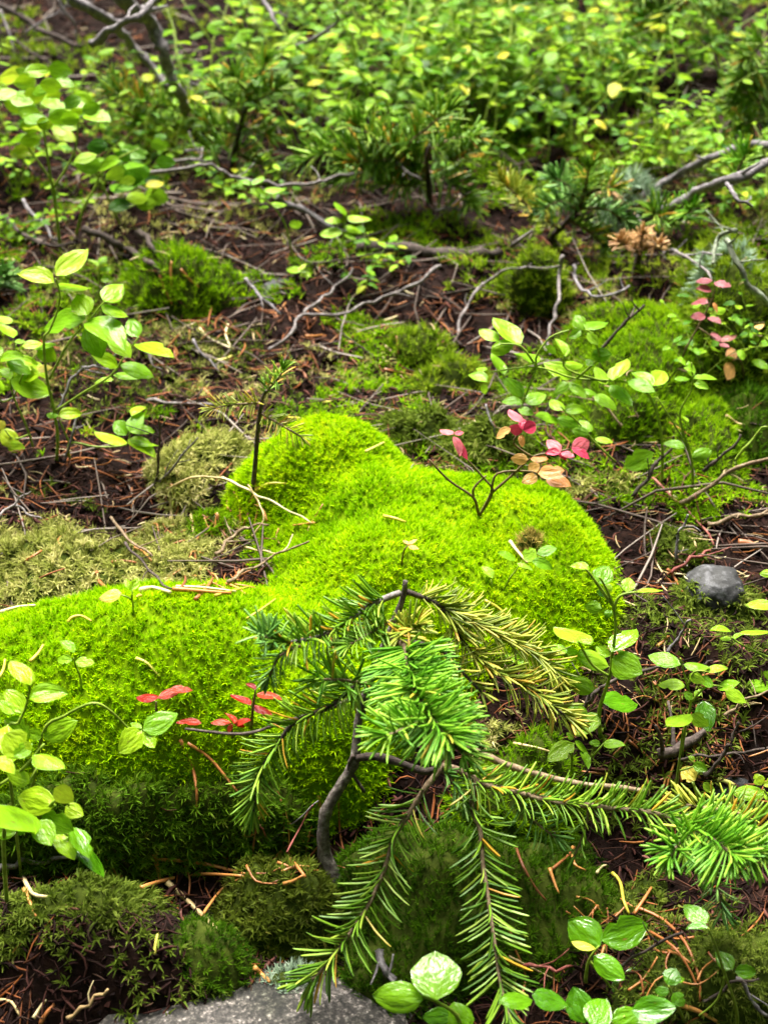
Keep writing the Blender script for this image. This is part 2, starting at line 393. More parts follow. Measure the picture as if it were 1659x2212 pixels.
M['bark_pale'] = mat_rough('bark_pale', [(.25, (.04, .032, .032)), (.5, (.13, .11, .11)), (.75, (.33, .30, .30))], 260, 6, .75, .7, .001)
M['bark_brown'] = mat_rough('bark_brown', [(.25, (.05, .030, .018)), (.5, (.17, .115, .07)), (.75, (.40, .31, .21))], 380, 6, .75, .7, .001)
M['bark_lichen'] = mat_rough('bark_lichen', [(.3, (.05, .045, .035)), (.5, (.16, .18, .13)), (.7, (.42, .47, .36))], 120, 6, .9, .9, .002)
M['wood_red'] = mat_rough('wood_red', [(.25, (.05, .012, .010)), (.5, (.19, .05, .04)), (.75, (.38, .15, .11))], 130, 6, .6, .7, .001)
M['stem_green'] = mat_rough('stem_green', [(.3, (.10, .17, .012)), (.7, (.26, .36, .04))], 200, 3, .5, .2, .0005)
M['stem_brown'] = mat_rough('stem_brown', [(.3, (.05, .032, .018)), (.7, (.17, .12, .05))], 260, 4, .6, .4, .0006)
M['leaf_lime'] = mat_leaf('leaf_lime', [(0, (.14, .32, .006)), (.45, (.23, .43, .008)), (.85, (.29, .47, .010)), (1, (.35, .47, .02))])
M['leaf_green'] = mat_leaf('leaf_green', [(0, (.12, .28, .008)), (.5, (.20, .39, .012)), (1, (.28, .46, .02))])
M['leaf_deep'] = mat_leaf('leaf_deep', [(0, (.06, .20, .004)), (.5, (.11, .30, .006)), (1, (.18, .37, .010))], rough=.22, spec=.4, coat=.5)
M['leaf_far'] = mat_leaf('leaf_far', [(0, (.025, .09, .004)), (.25, (.09, .24, .008)), (.6, (.19, .38, .012)), (.93, (.28, .44, .016)), (1, (.46, .40, .03))], rough=.45, spec=.08, coat=.14)
M['leaf_red'] = mat_leaf('leaf_red', [(0, (.40, .025, .07)), (.5, (.52, .06, .12)), (1, (.60, .16, .19))])
M['leaf_rose'] = mat_leaf('leaf_rose', [(0, (.24, .05, .07)), (.5, (.34, .09, .11)), (1, (.42, .17, .15))])
M['leaf_maroon'] = mat_leaf('leaf_maroon', [(0, (.16, .006, .005)), (.5, (.27, .012, .008)), (1, (.36, .04, .015))])
M['leaf_orange'] = mat_leaf('leaf_orange', [(0, (.50, .20, .06)), (.5, (.62, .30, .10)), (1, (.68, .40, .14))])
M['leaf_yellow'] = mat_leaf('leaf_yellow', [(0, (.42, .44, .03)), (.5, (.55, .48, .05)), (1, (.62, .48, .09))])
G1 = [(0, (.06, .16, .010)), (.35, (.13, .28, .016)), (.7, (.22, .40, .025)), (.93, (.34, .47, .05)), (.955, (.62, .36, .03)), (1, (.66, .34, .04))]
G2 = [(0, (.07, .22, .010)), (.4, (.14, .36, .016)), (.8, (.24, .48, .03)), (.97, (.36, .54, .06)), (1, (.58, .42, .04))]
G3 = [(0, (.12, .18, .015)), (.4, (.26, .33, .03)), (.75, (.42, .45, .05)), (.9, (.54, .48, .07)), (1, (.62, .38, .05))]
GB = [(0, (.06, .18, .03)), (.5, (.14, .32, .055)), (1, (.28, .46, .12))]
GD = [(0, (.28, .14, .06)), (.5, (.48, .27, .11)), (1, (.62, .42, .20))]
for k, g in (('frond', G1), ('bright', G2), ('olive', G3), ('blue', GB), ('dead', GD)):
    M['needle_' + k] = mat_needle('needle_' + k, g)
    M['needles_' + k] = mat_needle('needles_' + k, g, attr=True)
M['fallen_orange'] = mat_needle('fallen_orange', [(0, (.16, .05, .022)), (.5, (.34, .12, .035)), (1, (.50, .22, .06))], .45, .05)
M['fallen_tan'] = mat_needle('fallen_tan', [(0, (.38, .25, .12)), (.5, (.55, .42, .20)), (1, (.66, .58, .34))], .5, .1)
M['fallen_yellow'] = mat_needle('fallen_yellow', [(0, (.50, .40, .04)), (.5, (.60, .52, .07)), (1, (.66, .62, .20))], .45, .15)
M['stone'] = mat_rough('stone', [(.34, (.005, .005, .005)), (.46, (.022, .020, .019)), (.56, (.055, .05, .047)), (.66, (.18, .17, .165))], 230, 8, .75, .6, .002, spec=.35)
def granite():
    m = M['stone']; nt = m.node_tree; N, L = nt.nodes, nt.links
    tc = N.new('ShaderNodeTexCoord'); v = N.new('ShaderNodeTexVoronoi'); v.inputs['Scale'].default_value = 700
    L.new(tc.outputs['Object'], v.inputs['Vector'])
    n2 = N.new('ShaderNodeTexNoise'); n2.inputs['Scale'].default_value = 28; n2.inputs['Detail'].default_value = 5; L.new(tc.outputs['Object'], n2.inputs['Vector'])
    r = ramp_node(N, [(.0, (.25, .24, .24)), (.3, (.8, .78, .76)), (.62, (1, 1, 1)), (.8, (2.6, 2.5, 2.5))]); L.new(v.outputs['Color'], r.inputs[0])
    r2 = ramp_node(N, [(.35, (.45, .48, .38)), (.6, (1.25, 1.2, 1.2))]); L.new(n2.outputs['Fac'], r2.inputs[0])
    p = [q for q in N if q.type == 'BSDF_PRINCIPLED'][0]
    src = p.inputs['Base Color'].links[0].from_socket
    for rr_ in (r, r2):
        mx = N.new('ShaderNodeMix'); mx.data_type = 'RGBA'; mx.blend_type = 'MULTIPLY'; mx.inputs[0].default_value = 1
        L.new(src, mx.inputs['A']); L.new(rr_.outputs[0], mx.inputs['B']); src = mx.outputs['Result']
    L.new(src, p.inputs['Base Color'])
granite()
M['stone_dark'] = mat_rough('stone_dark', [(.3, (.005, .005, .006)), (.5, (.016, .016, .018)), (.72, (.12, .12, .135))], 110, 8, .7, .6, .002, spec=.4)
M['lichen'] = mat_moss('lichen', [(.2, (.20, .30, .20)), (.6, (.40, .52, .38)), (.9, (.60, .66, .54))], 90, .3)

# ------------------------------------------------------------------ mesh helpers
def mesh_np(name, V, F, mat, smooth=True, rnd=None, uv=None):
    """V (n,3), F (m,3) or (m,4) arrays, or list of such"""
    me = bpy.data.meshes.new(name)
    Fs = F if isinstance(F, list) else [F]
    V = np.asarray(V, np.float32)
    me.vertices.add(len(V)); me.vertices.foreach_set('co', V.ravel())
    idx = np.concatenate([f.ravel() for f in Fs]).astype(np.int32)
    tot = np.concatenate([np.full(len(f), f.shape[1], np.int32) for f in Fs])
    st = np.concatenate([[0], np.cumsum(tot)[:-1]]).astype(np.int32)
    me.loops.add(len(idx)); me.loops.foreach_set('vertex_index', idx)
    me.polygons.add(len(tot)); me.polygons.foreach_set('loop_start', st); me.polygons.foreach_set('loop_total', tot)
    me.polygons.foreach_set('use_smooth', np.full(len(tot), smooth))
    if rnd is not None:
        a = me.attributes.new('rnd', 'FLOAT', 'POINT'); a.data.foreach_set('value', np.asarray(rnd, np.float32))
    if uv is not None:
        ul = me.uv_layers.new(name='UVMap'); ul.data.foreach_set('uv', np.asarray(uv, np.float32)[idx].ravel())
    me.update(calc_edges=True)
    me.materials.append(mat)
    return me

def link(name, me, parent=None, loc=None, label=None, cat=None, group=None, kind=None):
    o = bpy.data.objects.new(name, me)
    COL.objects.link(o)
    if parent: o.parent = parent
    if loc is not None: o.location = loc
    if label: o['label'] = label
    if cat: o['category'] = cat
    if group: o['group'] = group
    if kind: o['kind'] = kind
    return o

def smooth_line(pts, n=4):
    """Catmull-Rom through points"""
    P = [Vector(p) for p in pts]
    if len(P) < 3 or n < 2: return P
    out = []
    for i in range(len(P) - 1):
        a = P[max(i - 1, 0)]; b = P[i]; c = P[i + 1]; d = P[min(i + 2, len(P) - 1)]
        for k in range(n):
            t = k / n
            out.append(.5 * ((2 * b) + (c - a) * t + (2 * a - 5 * b + 4 * c - d) * t * t + (3 * b - a - 3 * c + d) * t ** 3))
    out.append(P[-1])
    return out

def tube(pts, radii, sides=6, wob=0.0):
    P = [Vector(p) for p in pts]; n = len(P)
    V = []; up = Vector((.13, .21, .97))
    for i in range(n):
        t = (P[min(i + 1, n - 1)] - P[max(i - 1, 0)])
        if t.length < 1e-9: t = Vector((0, 0, 1))
        t.normalize()
        s = t.cross(up)
        if s.length < 1e-3: s = t.cross(Vector((1, 0, 0)))
        s.normalize(); u = s.cross(t)
        ring = 1 + wob * .7 * (random.random() - .5)
        for k in range(sides):
            a = 2 * math.pi * k / sides
            r = radii[i] * ring * (1 + wob * (random.random() - .5))
            V.append(P[i] + (s * math.cos(a) + u * math.sin(a)) * r)
    F = []
    for i in range(n - 1):
        for k in range(sides):
            k2 = (k + 1) % sides
            F.append((i * sides + k, i * sides + k2, (i + 1) * sides + k2, (i + 1) * sides + k))
    nv = len(V)
    V.append(P[0]); V.append(P[-1])
    T = []
    for k in range(sides):
        k2 = (k + 1) % sides
        T.append((nv, k2, k)); T.append((nv + 1, (n - 1) * sides + k, (n - 1) * sides + k2))
    return np.array([tuple(v) for v in V]), [np.array(F, int), np.array(T, int)]

def tube_obj(name, pts, r0, r1, mat, parent=None, origin=None, sides=6, wob=.15, sm=4, **kw):
    P = smooth_line(pts, sm)
    o = origin if origin is not None else P[0]
    n = len(P)
    rad = [r0 + (r1 - r0) * i / (n - 1) for i in range(n)]
    V, F = tube([p - o for p in P], rad, sides, wob)
    me = mesh_np(name, V, F, mat)
    return link(name, me, parent, loc=None if parent else o, **kw)

# ------------------------------------------------------------------ ground
def axis(a, b, step, far):
    core = np.arange(a, b + 1e-6, step)
    out, s = [b], step
    while out[-1] < far: s *= 1.22; out.append(out[-1] + s)
    hi = out[1:]
    out, s = [a], step
    while out[-1] > -far: s *= 1.22; out.append(out[-1] - s)
    return np.concatenate([out[1:][::-1], core, hi])
gx = axis(-.75, .75, .006, 40); gy = axis(.34, 2.6, .006, 40)
X, Y = np.meshgrid(gx, gy)
Z = terrain(X, Y)
V = np.stack([X.ravel(), Y.ravel(), Z.ravel()], 1)
nx, ny = len(gx), len(gy)
ii = (np.arange(ny - 1)[:, None] * nx + np.arange(nx - 1)[None, :]).ravel()
F = np.stack([ii, ii + 1, ii + nx + 1, ii + nx], 1)
link('ground', mesh_np('ground', V, F, M['soil']), kind='structure',
     label="dark brown peaty forest soil under litter and moss")

# ------------------------------------------------------------------ moss shoots
def shoots(P, Nn, L, n, spread=(.25, .95), width=.085, upmix=.45, sweep=.35, seed=0):
    """P (k,3) roots, Nn (k,3) normals -> verts, faces, rnd: n curved blades per shoot"""
    r = np.random.default_rng(seed)
    k = len(P)
    ax = Nn * (1 - upmix) + np.array([0, 0, 1.0]) * upmix + r.normal(0, .18, (k, 3))
    ang = 6.28 * (fbm(P[:, 0] * 11, P[:, 1] * 11, 2, seed + 1) + .5) * 1.6
    sw = np.stack([np.cos(ang), np.sin(ang), np.zeros(k)], 1)
    ax /= np.linalg.norm(ax, axis=1, keepdims=True)
    ref = np.where(np.abs(ax[:, 2:3]) < .9, np.array([[0, 0, 1.0]]), np.array([[1.0, 0, 0]]))
    s = np.cross(ax, ref); s /= np.linalg.norm(s, axis=1, keepdims=True)
    u = np.cross(s, ax)
    Ls = L * r.uniform(.65, 1.25, k)
    Vs, rn = [], []
    ph0 = r.uniform(0, 6.28, k); rk = r.uniform(0, 1, k)
    for j in range(n):
        ph = ph0 + j * 2.4 + r.normal(0, .3, k)
        al = r.uniform(*spread, k)
        rad = s * np.cos(ph)[:, None] + u * np.sin(ph)[:, None]
        d1 = ax * np.cos(al * .55)[:, None] + rad * np.sin(al * .55)[:, None]
        d2 = ax * np.cos(al * 1.35)[:, None] + rad * np.sin(al * 1.35)[:, None] + sw * sweep * r.uniform(.3, 1.3, k)[:, None]
        d2 /= np.linalg.norm(d2, axis=1, keepdims=True)
        w = np.cross(d1, rad + .3 * ax + 1e-4); w /= np.linalg.norm(w, axis=1, keepdims=True) + 1e-9
        l = Ls * r.uniform(.7, 1.1, k); wd = (l * width * r.uniform(.7, 1.2, k))[:, None]
        base = P + ax * (Ls * (.1 + .35 * j / n))[:, None]
        mid = base + d1 * (l * .5)[:, None]
        tip = mid + d2 * (l * .55)[:, None]
        Vs.append(np.stack([base - w * wd * .5, base + w * wd * .5, mid - w * wd * .55, mid + w * wd * .55, tip], 1))
        rn.append(np.repeat(np.clip(rk * .7 + r.uniform(0, .3, k), 0, 1)[:, None], 5, 1))
    V = np.stack(Vs, 1).reshape(-1, 3)
    rn = np.stack(rn, 1).reshape(-1)
    b = np.arange(k * n)[:, None] * 5
    Q = b + np.array([[0, 1, 3, 2]]); T = b + np.array([[2, 3, 4]])
    return V, [Q, T], rn

def sample_grid(V, Fq, density, seed):
    """random points with normals on a quad mesh (heightfield)"""
    r = np.random.default_rng(seed)
    a, b, c, d = (V[Fq[:, i]] for i in range(4))
    nrm = np.cross(c - a, d - b)
    ar = np.linalg.norm(nrm, axis=1) * .5
    nrm = nrm / (np.linalg.norm(nrm, axis=1, keepdims=True) + 1e-12)
    nrm = np.where(nrm[:, 2:3] < 0, -nrm, nrm)
    num = r.poisson(ar * density)
    fi = np.repeat(np.arange(len(Fq)), num)
    u = r.uniform(0, 1, (len(fi), 1)); v = r.uniform(0, 1, (len(fi), 1))
    P = (a[fi] * (1 - u) + b[fi] * u) * (1 - v) + (d[fi] * (1 - u) + c[fi] * u) * v
    return P, nrm[fi]

for mi, m in enumerate(MOUNDS):
    x0, x1, y0, y1 = m['box']
    st = .0035 if mi == 0 else .0045
    xs = np.arange(x0, x1, st); ys = np.arange(y0, y1, st)
    X, Y = np.meshgrid(xs, ys)
    Zm = mound_z(m['lobes'], X, Y, m['seed']); Zt = terrain(X, Y)
    ok = Zm > Zt - .012
    Zc = np.where(Zm > -.9, np.maximum(Zm, Zt - .03), Zt - .03)
    nx, ny = len(xs), len(ys)
    ii = (np.arange(ny - 1)[:, None] * nx + np.arange(nx - 1)[None, :]).ravel()
    Fq = np.stack([ii, ii + 1, ii + nx + 1, ii + nx], 1)
    okf = ok.ravel()[Fq].any(1)
    if not okf.any(): print('EMPTY MOUND', m['label']); continue
    Fq = Fq[okf]
    V = np.stack([X.ravel(), Y.ravel(), Zc.ravel()], 1)
    used, inv = np.unique(Fq, return_inverse=True)
    V = V[used]; Fq = inv.reshape(-1, 4)
    cx, cy = .5 * (x0 + x1), .5 * (y0 + y1)
    org = np.array([cx, cy, float(terrain(np.array([cx]), np.array([cy]))[0])])
    root = link(m.get('name', 'moss_cushion' if mi < 2 else 'moss_mound'), None, loc=Vector(org), label=m['label'], cat=m.get('cat', 'moss'))
    link('moss_bed', mesh_np('moss_bed', V - org, Fq, M['moss_bed_lime' if mi == 0 else 'moss_bed']), root)
    P, Nn = sample_grid(V, Fq, m['dens'], m['seed'])
    tz = terrain(P[:, 0], P[:, 1])
    k = P[:, 2] > tz - .004
    P, Nn = P[k], Nn[k]
    pale = m['mat'] in ('moss_pale', 'moss_olive', 'moss_brown')
    Vs, Fs, rn = shoots(P - org - Nn * .001, Nn, m['L'], m['n'], (.4, 1.3) if pale else (.2, .85), .13 if pale else m.get('wd', .085),
                        .25 if pale else .5, .6 if pale else .4, m['seed'])
    link('moss_shoots', mesh_np('moss_shoots', Vs, Fs, M[m['mat']], rnd=rn), root, kind='stuff')

# ------------------------------------------------------------------ loose cover of the ground
def ground_random(n, seed, ymin=.42, ymax=2.9, near_bias=1.3):
    r = np.random.default_rng(seed)
    t = r.uniform(0, 1, n) ** near_bias
    y = ymin + (ymax - ymin) * t
    half = (y / math.cos(.3)) * .36 + .10
    x = r.uniform(-1, 1, n) * half
    return x, y, r

def normals_at(x, y, f=terrain, e=.003):
    dzx = (f(x + e, y) - f(x - e, y)) / (2 * e); dzy = (f(x, y + e) - f(x, y - e)) / (2 * e)
    n = np.stack([-dzx, -dzy, np.ones_like(x)], 1)
    return n / np.linalg.norm(n, axis=1, keepdims=True)

# soil crumbs
def crumbs(n, seed, y0, y1, bias, s0, s1, label):
    x, y, r = ground_random(n, seed, y0, y1, bias)
    z = terrain(x, y); k = len(x)
    sz = s0 + (s1 - s0) * r.uniform(0, 1, k) ** 2.5
    dirs = r.normal(0, 1, (k, 4, 3)) * np.array([1, 1, .6])
    dirs /= np.linalg.norm(dirs, axis=2, keepdims=True)
    Vc = np.stack([x, y, z], 1)[:, None, :] + dirs * (sz[:, None] * r.uniform(.5, 1.6, (k, 4)))[:, :, None]
    b = np.arange(k)[:, None] * 4
    Fc = np.concatenate([b + np.array([[0, 1, 2]]), b + np.array([[0, 3, 1]]), b + np.array([[1, 3, 2]]), b + np.array([[2, 3, 0]])])
    link('soil_crumbs', mesh_np('soil_crumbs', Vc.reshape(-1, 3), Fc, M['crumb'], False, rnd=np.repeat(r.beta(1.3, 3, k), 4)), kind='stuff', label=label, cat='soil')
crumbs(30000, 5, .42, 1.0, 1.0, .0008, .0045, "dark crumbs of peat over the near soil")
crumbs(26000, 6, .9, 2.6, 1.5, .0015, .0085, "dark crumbs of peat and bark over the clearing")

# litter of fallen needles and fibres: slim bent three-sided sticks
def sticks(P, D, Nn, Ln, W, bend, r):
    k = len(P)
    S = np.cross(D, Nn); S /= np.linalg.norm(S, axis=1, keepdims=True) + 1e-9
    ts = np.array([-.5, -.17, .17, .5])
    C = [P + D * (Ln * t)[:, None] + S * (bend * Ln * (t * t * 4 - .5))[:, None] + Nn * (Ln * .10 * (.25 - t * t) * r.uniform(-.5, 1, k))[:, None] for t in ts]
    Vs = []
    for i, c in enumerate(C):
        w = (W * (.55 if i in (0, 3) else 1))[:, None]
        Vs += [c - S * w, c + S * w, c + Nn * w * 1.2]
    V = np.stack(Vs, 1).reshape(-1, 3)
    b = np.arange(k)[:, None] * 12
    Q = []
    for i in range(3):
        for j in range(3):
            j2 = (j + 1) % 3
            Q.append(b + np.array([[i * 3 + j, i * 3 + j2, (i + 1) * 3 + j2, (i + 1) * 3 + j]]))
    return V, np.concatenate(Q)

def cover_z(x, y):
    """soil or any mound but the lime cushion"""
    z = terrain(x, y)
    for m in MOUNDS[2:]:
        x0, x1, y0, y1 = m['box']
        k = (x > x0) & (x < x1) & (y > y0) & (y < y1)
        if k.any(): z[k] = np.maximum(z[k], mound_z(m['lobes'], x[k], y[k], m['seed']) + .003)
    return z

def litter(n, seed, Lr, Wr, matk, name, label, bias=1.3, mask=None, lift=.001, mounds=False, clus=-.16):
    x, y, r = ground_random(n, seed, near_bias=bias)
    cl = fbm(x * 9, y * 9, 2, seed)
    keep = cl > clus
    if mask is not None: keep &= mask(x, y)
    x, y = x[keep], y[keep]; k = len(x)
    z = (cover_z(x, y) if mounds else terrain(x, y)) + r.uniform(0, .004, k) + lift
    Nn = normals_at(x, y)
    a = r.uniform(0, 6.28, k)
    D = np.stack([np.cos(a), np.sin(a), r.normal(0, .22, k)], 1)
    D -= Nn * (D * Nn).sum(1, keepdims=True) * .7
    D /= np.linalg.norm(D, axis=1, keepdims=True)
    V, Q = sticks(np.stack([x, y, z], 1), D, Nn, r.uniform(*Lr, k), r.uniform(*Wr, k), r.normal(0, .09, k), r)
    rv = np.clip(r.beta(1.6, 2.2, k), 0, 1)
    link(name, mesh_np(name, V, Q, M[matk], rnd=np.repeat(rv, 12)), kind='stuff', label=label, cat='litter')
def bank(x, y): return ~((x < -.06) & (y < .60)) | (fbm(x * 40, y * 40, 1, 8) > .22)
litter(15000, 21, (.010, .030), (.0003, .0008), 'litter', 'needle_litter', "scattered rust brown fallen needles over the soil", lift=.002, mask=bank)
litter(9000, 28, (.012, .032), (.0005, .0010), 'litter', 'needle_litter', "dense rust brown needles over the clearing", lift=.004, mask=lambda x, y: (y > .92) & (y < 1.75))
litter(26000, 22, (.004, .018), (.0003, .0010), 'crumb', 'fibre_litter', "fine dark fibres and bark scraps over the soil", lift=.003, clus=-1)
litter(900, 25, (.008, .024), (.0003, .0008), 'litter', 'needle_litter', "loose brown needles caught on the moss mounds", lift=.002, mounds=True, mask=lambda x, y: y > .62)
litter(2600, 26, (.006, .016), (.0003, .0008), 'straw', 'straw_litter', "pale straw curls caught on moss and soil", lift=.003, mounds=True, mask=lambda x, y: y > .70)
litter(2600, 23, (.03, .15), (.0005, .0013), 'twigs', 'twig_litter', "thin broken dark twigs lying over the soil", lift=.003, mask=lambda x, y: y > .82)
litter(8000, 24, (.004, .012), (.0006, .0017), 'flake', 'bark_flakes', "reddish and pale bark flakes over the soil", lift=.002, clus=-.05, mask=bank)
litter(12000, 27, (.004, .012), (.0002, .0005), 'peat', 'peat_fibres', "fine brown fibres of the dark peat bank", bias=1.0, lift=.002, clus=-1, mask=lambda x, y: (x < .0) & (y < .66))

# thin moss growing over the ground in patches
def moss_cover(n, seed, bias, thr, y0, y1, mk, L, nb, label, wd=.13):
    x, y, r = ground_random(n, seed, y0, y1, bias)
    k = (fbm(x * 8, y * 8, 3, seed) + .3 * fbm(x * 34, y * 34, 2, seed + 2)) > thr
    x, y = x[k], y[k]
    P = np.stack([x, y, terrain(x, y)], 1)
    Vs, Fs, rn = shoots(P, normals_at(x, y), L, nb, (.3, 1.25), wd, .4, .5, seed)
    link('ground_moss', mesh_np('ground_moss', Vs, Fs, M[mk], rnd=rn), kind='stuff', label=label, cat='moss')
moss_cover(24000, 41, 1.0, .10, .42, 1.2, 'moss_olive', .0075, 6, "thin patchy olive moss creeping over the near soil")
moss_cover(20000, 42, 1.0, .08, 1.25, 2.9, 'moss_yellow', .013, 6, "ragged yellow green moss under the blueberry thicket")
moss_cover(34000, 43, 1.2, .085, .9, 1.7, 'moss_green', .009, 6, "scattered fresh green moss tufts between the litter of the clearing")
moss_cover(16000, 44, 1.2, .13, .85, 1.6, 'moss_pale', .009, 6, "withered straw coloured moss strands in the litter of the clearing", .09)

# ------------------------------------------------------------------ fir ring added out of view to block low sky light
def sky_block_tree(x, y, h, seed, label):
    r = np.random.default_rng(seed)
    z0 = float(terrain(np.array([x]), np.array([y]))[0])
    root = link('sky_block_fir', None, loc=(x, y, z0), label=label, cat='tree', group="firs added to block low sky light")
    tube_obj('trunk', [Vector((0, 0, -.05)), Vector((.02, .01, h * .5)), Vector((0, 0, h))], .02 * h, .01, M['bark_dark'], root, Vector((0, 0, 0)), sides=8)
    n = 4200
    u = r.uniform(.06, 1, n) ** .8
    rad = (1 - u) * h * .22 + .06
    rr_ = rad * np.sqrt(r.uniform(.05, 1, n)); a = np.round(r.uniform(0, 1, n) * 11) / 11 * 6.283 + r.normal(0, .22, n) + u * 9
    C = np.stack([rr_ * np.cos(a), rr_ * np.sin(a), u * h - rr_ * .35], 1)
    D = np.stack([np.cos(a), np.sin(a), np.full(n, -.35)], 1); S = np.stack([-np.sin(a), np.cos(a), r.normal(0, .3, n)], 1)
    l = r.uniform(.15, .36, n)[:, None]; w = r.uniform(.06, .15, n)[:, None]
    V = np.stack([C - D * l * .5 - S * w * .4, C - D * l * .3 + S * w, C + D * l, C - D * l * .3 - S * w], 1).reshape(-1, 3)
    F = np.arange(n * 4).reshape(-1, 4)
    link('crown', mesh_np('crown', V, F, M['needles_frond'], False, rnd=np.repeat(r.uniform(0, .8, n), 4)), root)
rt = random.Random(3)
for i in range(30):
    a = i / 30 * 6.283 + rt.uniform(-.08, .08)
    d = (4.6 if i % 2 else 6.6) + rt.uniform(-.5, .8)
    da = (a - SUN_AZ + math.pi) % (2 * math.pi) - math.pi
    h = rt.uniform(5.5, 8.5) if abs(da) < 1.2 else rt.uniform(8.5, 11.5)  # added trees are taller away from the sun to shut out sky light
    if abs(da) < .5: h = min(h, d * 1.0)
    sky_block_tree(math.sin(a) * d, .9 + math.cos(a) * d, h, 500 + i, "dark fir tree added out of view to block low sky light")

# ------------------------------------------------------------------ stones
def stone(px, py, z, size, mat, label, seed, rot=0.0):
    import bmesh
    bm = bmesh.new()
    bmesh.ops.create_icosphere(bm, subdivisions=5, radius=1.0)
    V = np.array([v.co[:] for v in bm.verts]); F = np.array([[v.index for v in f.verts] for f in bm.faces])
    bm.free()
    V = np.sign(V) * np.abs(V) ** .8
    s = seed
    dsp = 1 + .30 * fbm(V[:, 0] * 1.3 + s, V[:, 1] * 1.3 + V[:, 2] * 1.7, 3, s) + .06 * fbm(V[:, 0] * 6 + V[:, 2] * 5, V[:, 1] * 6, 3, s + 1)
    V = V * dsp[:, None] * np.array(size)
    V = V @ np.array(Matrix.Rotation(rot, 3, 'Z'))
    p = gp(px, py, z)
    return link('stone', mesh_np('stone', V, F, mat), loc=p, label=label, cat='stone')
stone(415, 2285, -.096, (.125, .050, .034), M['stone'], "large speckled grey granite stone at the foot of the peat bank", 3)
stone(1540, 1288, .002, (.021, .020, .019), M['stone_dark'], "small blue grey stone half buried in dark soil", 8)
stone(1568, 1722, -.045, (.016, .016, .018), M['stone_dark'], "lichen grey stone behind the bushy fir tip", 15)
stone(600, 640, .012, (.016, .018, .016), M['stone_dark'], "round pinkish grey stone in the litter behind the dead twig", 21)

